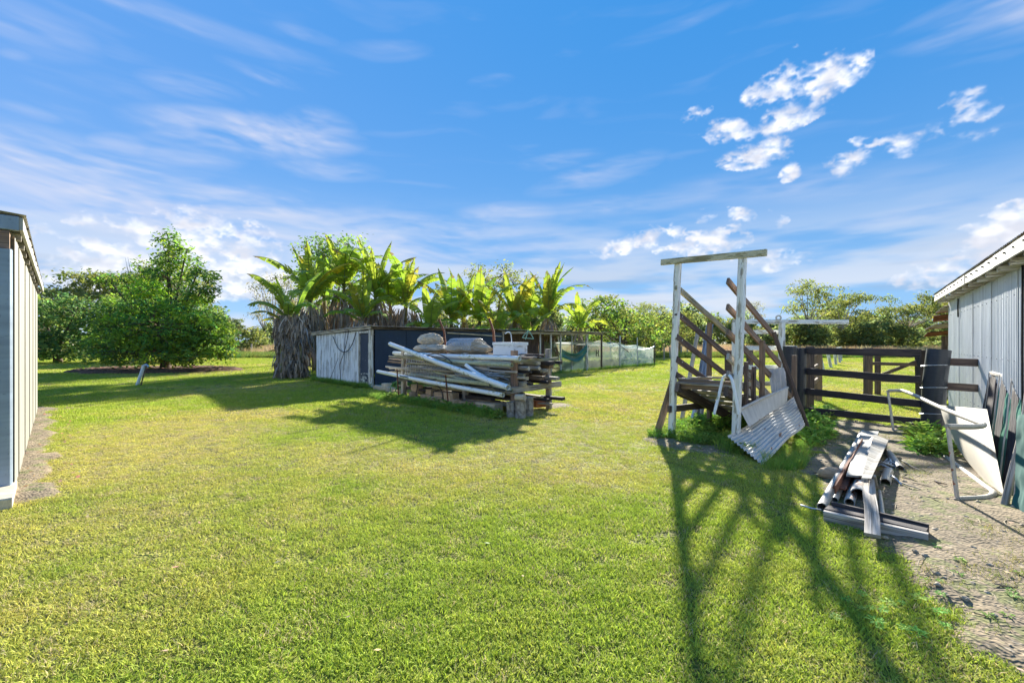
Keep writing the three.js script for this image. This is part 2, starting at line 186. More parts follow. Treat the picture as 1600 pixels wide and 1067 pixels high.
const M = {
  greyWood: wood([172, 164, 154], [140, 132, 122], 11), brownWood: wood([128, 108, 90], [112, 94, 80], 21), darkWood: wood([82, 70, 66], [104, 90, 80], 31), redWood: wood([132, 106, 90], [146, 122, 104], 41), blackWood: wood([52, 48, 52], [72, 64, 62], 51, .4),
  paleWood: wood([190, 179, 160], [164, 154, 138], 61, .45), mossWood: wood([158, 150, 122], [136, 132, 106], 71),
  whitePost: painted([224, 226, 222], [176, 170, 156], 81, .38), oliveBeam: painted([190, 184, 156], [140, 132, 98], 91, .5), plank: painted([236, 237, 238], [196, 194, 192], 101, .42), oldWhite: painted([214, 211, 203], [164, 154, 142], 111, .46),
  navy: std({ map: rep(mkTex(512, (u, v) => { const n = .5 * pn(u * 4, v * 4, 4, 4, 3) + .3 * pn(u * 30, v * 8, 30, 8, 4) + .2 * pn(u * 90, v * 90, 90, 90, 5), chip = pn(u * 60, v * 60, 60, 60, 6) > .965 ? 40 : 0; return [20 + 12 * n + chip, 38 + 16 * n + chip, 60 + 20 * n + chip]; }), .5), roughness: .7 }),
  navyPeel: std({ map: rep(mkTex(512, (u, v) => { const n = .5 * pn(u * 12, v * 16, 12, 16, 13) + .5 * pn(u * 40, v * 60, 40, 60, 14), m = smooth(.54, .60, n), f = .8 + .4 * pn(u * 90, v * 90, 90, 90, 15); return m > .5 ? [200 * f, 202 * f, 190 * f] : [46 * f, 54 * f, 70 * f]; }), 1), roughness: .8 }),
  shedWall: std({ map: rep(metalTex([222, 227, 233], [190, 178, 164], 121, .14), .6, .35), roughness: .5, metalness: .05 }),
  creamWall: std({ map: rep(metalTex([142, 139, 127], [112, 101, 84], 131, .24), .6, .35), roughness: .6 }),
  fascia: std({ map: rep(metalTex([172, 170, 160], [124, 112, 94], 141, .26), .5), roughness: .6 }),
  blueSteel: std({ map: rep(metalTex([150, 166, 182], [130, 140, 148], 151, .2), .5), roughness: .55, metalness: .2 }),
  rustySheet: std({ map: rep(metalTex([206, 202, 194], [138, 100, 76], 161, .27), .55, .8), roughness: .6, metalness: .15 }),
  roofSheet: std({ map: rep(metalTex([176, 170, 160], [120, 98, 80], 171, .4), .5), roughness: .7, metalness: .1 }),
  galv: std({ map: rep(metalTex([190, 196, 202], [150, 150, 150], 181, .2), .7), roughness: .4, metalness: .5 }),
  rust: std({ map: rep(metalTex([128, 78, 54], [92, 58, 44], 191, .45), 1.5), roughness: .9 }),
  rustPipe: std({ map: rep(metalTex([204, 196, 184], [142, 84, 58], 201, .38), .9, 2), roughness: .75 }),
  tubePaint: std({ map: rep(metalTex([176, 170, 158], [128, 88, 64], 211, .30), .9, 2), roughness: .5 }),
  cream: std({ map: rep(mkTex(512, (u, v) => { const n = .5 * pn(u * 5, v * 5, 5, 5, 23) + .3 * pn(u * 16, v * 16, 16, 16, 24) + .2 * pn(u * 70, v * 70, 70, 70, 25), m = smooth(.66, .8, n); return [mix(172, 140, m) * (.9 + .16 * n), mix(163, 120, m) * (.9 + .16 * n), mix(144, 94, m) * (.93 + .1 * n)]; }), .6), roughness: .6 }),
  pvc: std({ map: rep(mkTex(256, (u, v) => { const n = .6 * pn(u * 6, v * 4, 6, 4, 33) + .4 * pn(u * 40, v * 20, 40, 20, 34), m = smooth(.62, .8, n); return [mix(228, 176, m), mix(231, 178, m), mix(232, 152, m)]; }), .5, 2), roughness: .45 }),
  mossPipe: std({ map: rep(mkTex(256, (u, v) => { const n = .6 * pn(u * 6, v * 4, 6, 4, 43) + .4 * pn(u * 40, v * 20, 40, 20, 44); return [mix(200, 140, n), mix(200, 146, n), mix(180, 108, n)]; }), .5, 2), roughness: .6 }),
  poly: std({ map: rep(mkTex(256, (u, v) => { const n = .5 * pn(u * 6, v * 6, 6, 6, 53) + .5 * pn(u * 60, v * 20, 60, 20, 54), sc = pn(u * 90, v * 40, 90, 40, 55) > .94 ? 26 : 0; return [22 + 14 * n + sc, 30 + 15 * n + sc, 40 + 16 * n + sc]; }), .8), roughness: .42 }),
  blackHose: std({ color: 0x24272a, roughness: .6 }), greyRope: std({ color: 0x4c4a48, roughness: .9 }),
  concrete: std({ map: rep(mkTex(512, (u, v) => { const n = .4 * pn(u * 7, v * 7, 7, 7, 63) + .3 * pn(u * 30, v * 30, 30, 30, 64) + .3 * pn(u * 120, v * 120, 120, 120, 65); return [150 + 80 * n, 138 + 78 * n, 118 + 72 * n]; }), 1), roughness: .95 }),
  block: std({ map: rep(mkTex(256, (u, v) => { const n = .5 * pn(u * 9, v * 9, 9, 9, 73) + .5 * pn(u * 70, v * 70, 70, 70, 74); return [140 + 70 * n, 120 + 60 * n, 94 + 55 * n]; }), 2), roughness: .95 }),
  brick: std({ map: rep(mkTex(256, (u, v) => { const n = .5 * pn(u * 9, v * 9, 9, 9, 83) + .5 * pn(u * 70, v * 70, 70, 70, 84); return [150 + 50 * n, 92 + 40 * n, 64 + 36 * n]; }), 2), roughness: .95 }),
  foam: std({ map: rep(mkTex(256, (u, v) => { const n = .5 * pn(u * 6, v * 6, 6, 6, 93) + .5 * pn(u * 50, v * 50, 50, 50, 94), m = smooth(.66, .8, n); return [mix(232, 190, m), mix(234, 190, m), mix(236, 186, m)]; }), 2), roughness: .9 }),
  sack: std({ map: rep(mkTex(512, (u, v) => { const n = .35 * pn(u * 8, v * 8, 8, 8, 103) + .35 * pn(u * 26, v * 60, 26, 60, 104) + .3 * (.5 + .5 * Math.sin(u * 402) * Math.sin(v * 402)), f = .55 + .6 * n; return [206 * f, 192 * f, 170 * f]; }), 1.5), roughness: 1 }),
  bark: std({ map: rep(mkTex(256, (u, v) => { const n = .6 * pn(u * 6, v * 30, 6, 30, 113) + .4 * pn(u * 20, v * 60, 20, 60, 114); return [70 + 70 * n, 60 + 60 * n, 50 + 52 * n]; }), 1), roughness: 1 }),
  gumBark: std({ map: rep(mkTex(256, (u, v) => { const n = .6 * pn(u * 6, v * 12, 6, 12, 123) + .4 * pn(u * 30, v * 40, 30, 40, 124), m = smooth(.55, .7, n); return [mix(196, 128, m), mix(186, 116, m), mix(170, 100, m)]; }), .6), roughness: .9 }),
  logBark: std({ map: rep(mkTex(256, (u, v) => { const n = .3 * pn(u * 10, v * 14, 10, 14, 133) + .3 * pn(u * 36, v * 40, 36, 40, 134) + .4 * pn(u * 90, v * 120, 90, 120, 135), m = smooth(.38, .66, n); return [mix(172, 112, m), mix(166, 104, m), mix(158, 96, m)]; }), 2), roughness: .95 }),
  doorNavy: std({ map: rep(mkTex(256, (u, v) => { const n = .5 * pn(u * 6, v * 6, 6, 6, 153) + .5 * pn(u * 60, v * 60, 60, 60, 154), c = pn(u * 34, v * 34, 34, 34, 155) > .965 ? 90 : 0; return [50 + 22 * n + c, 58 + 22 * n + c, 74 + 24 * n + c]; }), .8), roughness: .75 }),
  boardWhite: painted([158, 154, 146], [120, 111, 98], 221, .44),
  dark: std({ color: 0x1c1a19, roughness: .9 }), brownWall: wood([92, 74, 70], [74, 60, 58], 141, .4),
};
const leafy = (o = {}) => new THREE.MeshPhysicalMaterial({ color: 0xffffff, vertexColors: true, roughness: .92, transmission: .6, thickness: 0, specularIntensity: .4, side: THREE.DoubleSide, ...o });
M.leaf = leafy(); M.gumLeaf = leafy({ transmission: .55 }); M.banana = leafy({ transmission: .5 }); M.grass = leafy({ transmission: .38 }); M.straw = std({ vertexColors: true, roughness: 1 });

// ---------- layout of the yard (metres, camera at the origin looking to -z) ----------
const A0 = V(-4.8, 0, -15.3), U = V(.69, 0, -.724), W = V(.724, 0, .69);           // old shed: near corner, along its dark front, out from that front
const shedP = (t, s, h) => A0.clone().addScaledVector(U, t).addScaledVector(W, s).setY(h);   // t along the front, s out from it (behind it below 0)
const L0 = V(2.68, 0, -7.52), AX = V(.77, 0, -.638), WX = V(.638, 0, .77);          // loading chute: left post, back along the ramp, across
const chP = (t, w, h) => L0.clone().addScaledVector(AX, t).addScaledVector(WX, w).setY(h);
const LS = V(-5.30, 0, -4.75), LD = V(-.713, 0, -.701), LN = V(.701, 0, -.713);     // left shed: near corner, along its wall, out from it
const RS = V(10.15, 0, -10.4), RD = V(-.62, 0, .785), RN = V(-.785, 0, -.62);       // right shed: far corner, along its wall toward us, out from it
const inPoly = (x, z, p) => { let c = false; for (let i = 0, j = p.length - 1; i < p.length; j = i++) if ((p[i][1] > z) !== (p[j][1] > z) && x < (p[j][0] - p[i][0]) * (z - p[i][1]) / (p[j][1] - p[i][1]) + p[i][0]) c = !c; return c; };
const yardPoly = [[2.55, 0.5], [2.5, -2.2], [2.62, -3.1], [2.95, -4.0], [3.45, -4.9], [4.1, -6.0], [4.75, -6.9], [5.6, -8.1], [6.35, -9.5], [7.5, -7.95], [8.7, -8.3], [9, -6], [7.5, -3], [7, .5]];
const distPoly = (x, z, p) => { let d = 1e9; for (let i = 0, j = p.length - 1; i < p.length; j = i++) { const ax = p[j][0], az = p[j][1], bx = p[i][0] - ax, bz = p[i][1] - az, t = clamp(((x - ax) * bx + (z - az) * bz) / (bx * bx + bz * bz)); d = Math.min(d, Math.hypot(x - ax - bx * t, z - az - bz * t)); } return inPoly(x, z, p) ? d : -d; };
function bare(x, z) {     // how bare the soil is, 0 to 1
  const wob = (fbm2(x * 2.2, z * 2.2, 4) - .5) * 1.5 + (n2(x * 9, z * 9) - .5) * .3;
  let m = smooth(-.25, .45, distPoly(x, z, yardPoly) + wob * .75);
  const lx = x - LS.x, lz = z - LS.z, along = lx * LD.x + lz * LD.z, out = lx * LN.x + lz * LN.z;
  if (along > -.9 && along < 8.6 && out > -.3) m = Math.max(m, smooth(.34, .10, out + wob * .30) * smooth(-.7, -.2, along));
  const c = chP(.05, .55, 0); m = Math.max(m, smooth(.85, .3, Math.hypot((x - c.x) * .8, z - c.z) + wob * .5));
  const f = shedP(-.3, 7.1, 0); m = Math.max(m, smooth(.55, .2, Math.hypot(x - f.x - .9, z - f.z + .9) + wob * .3));
  return m;
}
const BED = V(-19.4, 0, -24.6);
const bedAt = (x, z) => Math.hypot((x - BED.x) / 4.4, (z - BED.z) / 2.6) + (fbm2(x, z, 3) - .5) * .35;
const dry = (x, z) => clamp(.75 * smooth(.42, .66, fbm2(x * .33 + 9, z * .33, 4)) + .75 * smooth(2.6, .4, Math.hypot((x + 5.6) * .9, (z + 7.6) * .55)) * (.5 + n2(x * 2, z * 2) * .6));
const insideShed = (x, z) => { const lx = x - LS.x, lz = z - LS.z; if (lx * LN.x + lz * LN.z < .03 && lx * LD.x + lz * LD.z > -.3 && lx * LD.x + lz * LD.z < 8.4) return true; const qx = x - RS.x, qz = z - RS.z; if (qx * RN.x + qz * RN.z < .03 && qx * RD.x + qz * RD.z > -.1) return true; const ax = x - A0.x, az = z - A0.z, s = ax * W.x + az * W.z, t = ax * U.x + az * U.z; return s < 0 && s > -4.7 && t > 0 && t < 14.8; };

// ---------- ground ----------
{
  const steps = []; for (let d = 0; d < 60; d += .5) steps.push(d); for (let d = 60; d < 1500; d *= 1.18) steps.push(d); steps.push(1500);
  const xs = [...steps.slice(1).reverse().map(d => -d), ...steps], zs = [...steps.slice(1).reverse().map(d => -d), ...steps.filter(d => d < 14), 40, 200, 1500];
  const P = [], Cc = [], Uv = [], I = [];
  for (const z of zs) for (const x of xs) {
    P.push(x, 0, z); Uv.push(x, z);
    const d = dry(x, z), g = fbm2(x * .12, z * .12, 3), far = smooth(46, 60, -z + 4 * (fbm2(x * .1, z * .1, 3) - .5) * 2);
    let c = [mix(.37, .46, d) * mix(.85, 1.15, g), mix(.41, .44, d) * mix(.85, 1.15, g), mix(.05, .10, d)];
    const pad = [.34, .27, .15]; c = c.map((v, k) => mix(v, pad[k], far)); Cc.push(...c);
  }
  const nx = xs.length; for (let j = 0; j < zs.length - 1; j++) for (let i = 0; i < nx - 1; i++) { const k = j * nx + i; I.push(k, k + nx, k + nx + 1, k, k + nx + 1, k + 1); }
  const g = new THREE.BufferGeometry(); g.setAttribute('position', new THREE.Float32BufferAttribute(P, 3)); g.setAttribute('uv', new THREE.Float32BufferAttribute(Uv, 2)); g.setAttribute('color', new THREE.Float32BufferAttribute(Cc, 3)); g.setIndex(I); g.computeVertexNormals();
  const tx = mkTex(1024, (u, v) => { const n = .35 * pn(u * 24, v * 24, 24, 24, 1) + .35 * pn(u * 120, v * 120, 120, 120, 2) + .3 * pn(u * 300, v * 300, 300, 300, 3), f = 120 + 190 * (n - .22); return [f * 1.02, f, f * .9]; });
  const bm = mkTex(1024, (u, v) => .5 * pn(u * 120, v * 120, 120, 120, 2) + .5 * pn(u * 300, v * 300, 300, 300, 3), false);
  struct('lawn_ground', g, std({ vertexColors: true, map: rep(tx, .27), bumpMap: rep(bm, .27), bumpScale: .03, roughness: 1 }));
}
// bare soil: a lumpy sheet over the lawn where the grass has gone
const soilTex = mkTex(1024, (u, v) => { const n = .3 * pn(u * 10, v * 10, 10, 10, 41) + .3 * pn(u * 40, v * 40, 40, 40, 42) + .4 * pn(u * 160, v * 160, 160, 160, 43), peb = pn(u * 90, v * 90, 90, 90, 44) > .9 ? 34 : 0, gr = smooth(.55, .72, .6 * pn(u * 14, v * 14, 14, 14, 45) + .4 * pn(u * 60, v * 60, 60, 60, 46)), f = .66 + .62 * n; return [mix(126, 106, gr) * f + peb, mix(111, 106, gr) * f + peb, mix(88, 62, gr) * f + peb]; });
const soilBump = mkTex(1024, (u, v) => .3 * pn(u * 40, v * 40, 40, 40, 42) + .7 * pn(u * 160, v * 160, 160, 160, 43), false);
M.soil = std({ map: rep(soilTex, .45), bumpMap: rep(soilBump, .45), bumpScale: .012, roughness: 1 });
function soilPatch(name, x0, x1, z0, z1, step, mask, lift, mat) {
  const nx = Math.ceil((x1 - x0) / step), nz = Math.ceil((z1 - z0) / step), id = new Int32Array((nx + 1) * (nz + 1)).fill(-1), P = [], Uv = [], I = [], mk = [];
  for (let j = 0; j <= nz; j++) for (let i = 0; i <= nx; i++) mk.push(mask(x0 + i * step, z0 + j * step));
  const vert = (i, j) => { const k = j * (nx + 1) + i; if (id[k] < 0) { const x = x0 + i * step, z = z0 + j * step; id[k] = P.length / 3; P.push(x, mk[k] < .12 ? -.01 : .004 + lift * clamp((mk[k] - .12) * 1.5) * (.35 + .65 * fbm2(x * 5, z * 5, 4)), z); Uv.push(x, z); } return id[k]; };
  for (let j = 0; j < nz; j++) for (let i = 0; i < nx; i++) { const k = j * (nx + 1) + i; if (Math.max(mk[k], mk[k + 1], mk[k + nx + 1], mk[k + nx + 2]) < .12) continue; const a = vert(i, j), b = vert(i + 1, j), c = vert(i + 1, j + 1), d = vert(i, j + 1); I.push(a, d, c, a, c, b); }
  const g = new THREE.BufferGeometry(); g.setAttribute('position', new THREE.Float32BufferAttribute(P, 3)); g.setAttribute('uv', new THREE.Float32BufferAttribute(Uv, 2)); g.setIndex(I); g.computeVertexNormals(); return struct(name, g, mat);
}
soilPatch('bare_soil_ground', 1.2, 9.6, -10.4, .3, .055, bare, .05, M.soil);
soilPatch('bare_soil_ground', -12.2, -4, -11.6, -3.4, .06, (x, z) => x > -12.1 && x < -4.1 ? bare(x, z) : 0, .04, M.soil);
soilPatch('bare_soil_ground', -.2, 2.4, -11.8, -9.2, .06, (x, z) => x > -.1 && x < 2.3 && z > -11.7 && z < -9.3 ? bare(x, z) : 0, .03, M.soil);
M.mulch = std({ map: rep(mkTex(512, (u, v) => { const n = .5 * pn(u * 30, v * 40, 30, 40, 51) + .5 * pn(u * 90, v * 120, 90, 120, 52), f = .35 + n; return [112 * f, 76 * f, 56 * f]; }), .6), roughness: 1 });
soilPatch('mulch_ground', BED.x - 6, BED.x + 6, BED.z - 4, BED.z + 4, .12, (x, z) => smooth(1.05, .8, bedAt(x, z)), .22, M.mulch);

// ---------- grass, weeds ----------
function tuftGeo(seed, blades, rad, h0, h1, wd, lean = .5) {
  const r = rng(seed), b = new GB();
  for (let i = 0; i < blades; i++) {
    const a = r() * 6.283, d = Math.sqrt(r()) * rad, x = Math.cos(a) * d, z = Math.sin(a) * d, h = mix(h0, h1, r()), t = r() * 6.283, lx = Math.cos(t) * h * lean * (.3 + r()), lz = Math.sin(t) * h * lean * (.3 + r()), q = r() * 6.283, wx = Math.cos(q) * wd * .5, wz = Math.sin(q) * wd * .5, k = .75 + .5 * r(), y = r(), col = [k * mix(1, 1.22, y * y), k * mix(1, 1.06, y * y), k];
    const p0 = V(x - wx, -.004, z - wz), p1 = V(x + wx, -.004, z + wz), m0 = V(x + lx * .4 - wx * .8, h * .6, z + lz * .4 - wz * .8), m1 = V(x + lx * .4 + wx * .8, h * .6, z + lz * .4 + wz * .8), tip = V(x + lx, h * .95, z + lz);
    b.quad(p0, p1, m1, m0, undefined, col); b.tri(m0, m1, tip, undefined, undefined, undefined, col);
  }
  return b.geo();
}
const dummy = new THREE.Object3D();
function scatter(name, geos, mat, spots, label, category) {   // spots: [x, z, scale, colour, y, yscale]
  const by = geos.map(() => []); spots.forEach((s, i) => by[i % geos.length].push(s));
  by.forEach((list, k) => { if (!list.length) return; const im = new THREE.InstancedMesh(geos[k], mat, list.length); im.name = numbered(name); list.forEach(([x, z, s, c, y = 0, ys = 1], i) => { dummy.position.set(x, y, z); dummy.rotation.set(0, R() * 6.283, 0); dummy.scale.set(s, s * ys, s); dummy.updateMatrix(); im.setMatrixAt(i, dummy.matrix); im.setColorAt(i, c); }); scene.add(im); tag(im, label, category, null, 'stuff'); });
}
{
  const spots = [[], [], []], r = rng(33);
  const rings = [[1.0, 3.2, 620, 0], [3.2, 5.5, 460, 0], [5.5, 9, 260, 0], [9, 14, 120, 1], [14, 22, 62, 1], [22, 45, 16, 2]];
  for (const [d0, d1, dens, kind] of rings) {
    const n = Math.round(dens * (1.22 * (d1 * d1 - d0 * d0) + 2 * (d1 - d0)));
    for (let i = 0; i < n; i++) {
      const D = Math.sqrt(mix(d0 * d0, d1 * d1, r())), x = (r() * 2 - 1) * (1.22 * D + 1), z = -D;
      if (insideShed(x, z)) continue;
      const b = bare(x, z); if (r() < smooth(.12, .80, b + (fbm2(x * 3.1, z * 3.1, 3) - .5) * .7) * .975) continue;
      if (D > 18 && bedAt(x, z) < .95) continue;
      const d = dry(x, z), q = clamp(d * .85 + (r() - .5) * .5 + (fbm2(x * 1.6, z * 1.6, 4) - .5) * 1.3), st = r() < .05 + .26 * d * d;
      const c = st ? new THREE.Color(.54, .47, .25) : new THREE.Color(mix(.36, .60, q), mix(.48, .57, q), mix(.055, .13, q)); c.multiplyScalar(mix(.82, 1.15, r()));
      spots[kind].push([x, z, mix(.7, 1.3, r()) * (b > .15 ? .9 : 1), c, 0, mix(.75, 1.2, fbm2(x * 1.3, z * 1.3, 3)) * (1 - .35 * d)]);
    }
  }
  scatter('lawn_grass', [1, 2, 3, 4].map(s => tuftGeo(s, 22, .075, .012, .034, .0050, 1.1)), M.grass, spots[0], 'short mown yellow green grass of the lawn close to the camera', 'grass');
  scatter('lawn_grass', [5, 6].map(s => tuftGeo(s, 26, .13, .02, .055, .009, .9)), M.grass, spots[1], 'mown sunlit grass of the lawn further out around the woodpile', 'grass');
  scatter('lawn_grass', [7].map(s => tuftGeo(s, 30, .26, .02, .06, .02, .9)), M.grass, spots[2], 'mown bright grass of the far lawn behind the sheds', 'grass');
  // seedlings and straw on the bare soil
  const sp = []; for (let i = 0; i < 15000; i++) { const x = mix(2, 8, r()), z = mix(-9, -.6, r()), b = bare(x, z); if (b < .3 || r() > smooth(.36, .66, fbm2(x * 1.7, z * 1.7, 4)) || insideShed(x, z)) continue; const q = r(); sp.push([x, z, mix(.4, 1.1, r()), new THREE.Color(mix(.20, .42, q), mix(.27, .36, q), mix(.05, .15, q)), .03]); }
  scatter('sparse_grass', [8, 9].map(s => tuftGeo(s, 9, .06, .012, .04, .004, 1)), M.grass, sp, 'thin scattered grass and straw on the bare soil at right', 'grass');
}
// broad leaved weeds
function weedGeo(seed, n, h, leaf) {
  const r = rng(seed), b = new GB();
  for (let i = 0; i < n; i++) {
    const a = r() * 6.283, y = r() * h, d = (.03 + r() * .10) * (1 + h), p = V(Math.cos(a) * d * .5, y * .8, Math.sin(a) * d * .5), L = leaf * mix(.6, 1.3, r()), e = mix(-.2, .9, r()), k = mix(.7, 1.25, r()), dir = V(Math.cos(a) * Math.cos(e), Math.sin(e), Math.sin(a) * Math.cos(e)), sd = V(-Math.sin(a), 0, Math.cos(a)), m = p.clone().addScaledVector(dir, L * .5).addScaledVector(V(0, 1, 0), L * .06), q = p.clone().addScaledVector(dir, L).addScaledVector(V(0, -1, 0), L * .15);
    b.tri(p, m.clone().addScaledVector(sd, L * .2), q, undefined, undefined, undefined, [k, k, k]); b.tri(p, q, m.clone().addScaledVector(sd, -L * .2), undefined, undefined, undefined, [k, k, k]);
    if (i % 4 === 0) { const s0 = V(0, 0, 0); b.tri(s0, V(.006, 0, 0), p, undefined, undefined, undefined, [.8, .7, .6]); }
  }
  return b.geo();
}
const weedG = [11, 12, 13].map(s => weedGeo(s, 34, .22, .11)), tallG = [14, 15, 16].map(s => tuftGeo(s, 34, .10, .10, .34, .007, .7));
{
  const r = rng(55), ws = [], ts = [], col = (a = 0) => new THREE.Color(mix(.18, .28, r()), mix(.33, .43, r()), mix(.045, .07, r())).multiplyScalar(1 + a);
  const along = (p, q, n, w, list, s0, s1) => { for (let i = 0; i < n; i++) { const t = r(), d = (r() - .5) * 2 * w, e = (r() - .5) * 2 * w; list.push([mix(p.x, q.x, t) + d, mix(p.z, q.z, t) + e, mix(s0, s1, r()), col(), 0, 1]); } };
  along(shedP(-.12, -4.6, 0), shedP(-.12, 0, 0), 260, .10, ts, .4, .9); along(shedP(-.2, -3.6, 0), shedP(-.2, .2, 0), 60, .1, ws, .4, .9);
  along(shedP(-1.25, 2.0, 0), shedP(-1.25, 7.4, 0), 420, .15, ts, .3, .75); along(shedP(-1.2, 3.0, 0), shedP(-1.2, 7.4, 0), 110, .15, ws, .5, 1.1);
  along(shedP(0, .12, 0), shedP(14.7, .12, 0), 420, .12, ts, .35, .8); along(shedP(14.7, .1, 0), shedP(21, .1, 0), 240, .1, ts, .4, .9);
  for (let i = 0; i < 300; i++) { const p = chP(mix(-.35, .55, r()), mix(-.25, 1.4, r()), 0); if (r() < .45) ts.push([p.x, p.z, mix(.35, .8, r()), col(), 0, 1]); else ws.push([p.x, p.z, mix(.35, .85, r()), col(), 0, 1]); }
  for (let i = 0; i < 120; i++) { const p = chP(mix(.3, 2.6, r()), mix(-.35, .35, r()), 0); ws.push([p.x, p.z, mix(.5, 1.2, r()), col(.25), 0, 1]); }
  for (let i = 0; i < 90; i++) { const p = gnd(mix(1195, 1262, r()), mix(700, 738, r())); ts.push([p.x, p.z, mix(.3, .65, r()), col(), 0, 1]); }
  for (let i = 0; i < 46; i++) { const p = gnd(mix(1430, 1476, r()), mix(680, 716, r())); ws.push([p.x, p.z, mix(.7, 1.4, r()), col(), 0, 1]); }
  for (let i = 0; i < 80; i++) { const p = gnd(mix(1246, 1300, r()), mix(640, 700, r())); ws.push([p.x, p.z, mix(.5, 1.1, r()), col(.2), 0, 1]); }
  for (let i = 0; i < 60; i++) { const p = gnd(mix(1300, 1600, r()), mix(860, 1000, r())); if (r() < .5) ws.push([p.x, p.z, mix(.14, .3, r()), col(.3), .03, .5]); }
  scatter('weeds', weedG, M.grass, ws, 'leafy green weeds round the chute and against the old shed', 'weeds');
  scatter('tall_grass', tallG, M.grass, ts, 'unmown taller grass along the foot of the woodpile and shed', 'grass');
  // rank green verge and dry paddock beyond the yards
  const pg = [17, 18].map(s => tuftGeo(s, 60, .5, .3, .95, .03, .45)), pv = [], pd = [];
  for (let i = 0; i < 8200; i++) { const D = mix(43, 54, r()), x = mix(-1.15, 1.1, r()) * D; pv.push([x, -D, mix(.35, .7, r()), new THREE.Color(mix(.13, .24, r()), mix(.22, .30, r()), .05), 0, 1]); }
  for (let i = 0; i < 9000; i++) { const D = mix(52, 112, Math.sqrt(r())), x = mix(-1.2, 1.25, r()) * D; pd.push([x, -D, mix(.8, 1.4, r()), new THREE.Color(mix(.38, .5, r()), mix(.30, .40, r()), mix(.15, .22, r())), 0, 1]); }
  scatter('verge_grass', pg, M.grass, pv, 'rank green grass along the far edge of the lawn', 'grass');
  scatter('paddock_grass', pg, M.grass, pd, 'tall dry straw coloured grass of the paddock before the wood', 'grass');
  // fallen leaves and clods
  const lf = new GB(); lf.quad(V(-.03, 0, 0), V(0, .006, -.016), V(.035, .012, 0), V(0, .004, .016)); const ls = [];
  for (let i = 0; i < 150; i++) { const t = r(), p = LS.clone().addScaledVector(LD, t * 8).addScaledVector(LN, r() * .6); ls.push([p.x, p.z, mix(.5, 1.4, r()), new THREE.Color(mix(.2, .4, r()), mix(.12, .22, r()), .08), .03]); }
  for (let i = 0; i < 50; i++) { const D = mix(1.6, 8, r()), x = mix(-1.1, 1.2, r()) * D; ls.push([x, -D, mix(.3, .9, r()), new THREE.Color(mix(.25, .5, r()), mix(.2, .38, r()), .16), .05]); }
  for (let i = 0; i < 500; i++) { const a = r() * 6.28, d = Math.sqrt(r()), x = BED.x + Math.cos(a) * d * 4, z = BED.z + Math.sin(a) * d * 2.4; ls.push([x, z, mix(1.5, 4, r()), new THREE.Color(mix(.12, .34, r()), mix(.07, .17, r()), mix(.04, .1, r())), .16]); }
  const lfg = lf.geo(); scatter('fallen_leaves', [lfg], std({ roughness: .9 }), ls, 'dry brown leaves scattered by the cream wall and mulch bed', 'leaves');
  const cg = new THREE.IcosahedronGeometry(.03, 1); { const p = cg.attributes.position; for (let i = 0; i < p.count; i++) { const k = .6 + .7 * n3(p.getX(i) * 60, p.getY(i) * 60, p.getZ(i) * 60); p.setXYZ(i, p.getX(i) * k * 1.3, p.getY(i) * k * .7, p.getZ(i) * k); } cg.computeVertexNormals(); }
  const cs = []; for (let i = 0; i < 2600; i++) { const x = mix(2.2, 8.5, r()), z = mix(-9, -.8, r()); if (bare(x, z) < .4 || insideShed(x, z)) continue; const k = mix(.7, 1.1, r()); cs.push([x, z, mix(.12, .75, r() ** 3), new THREE.Color(.40 * k, .33 * k, .24 * k), .035]); }
  scatter('soil_clods', [cg], std({ roughness: 1 }), cs, 'small clods and pebbles on the bare soil at right', 'clods');
}

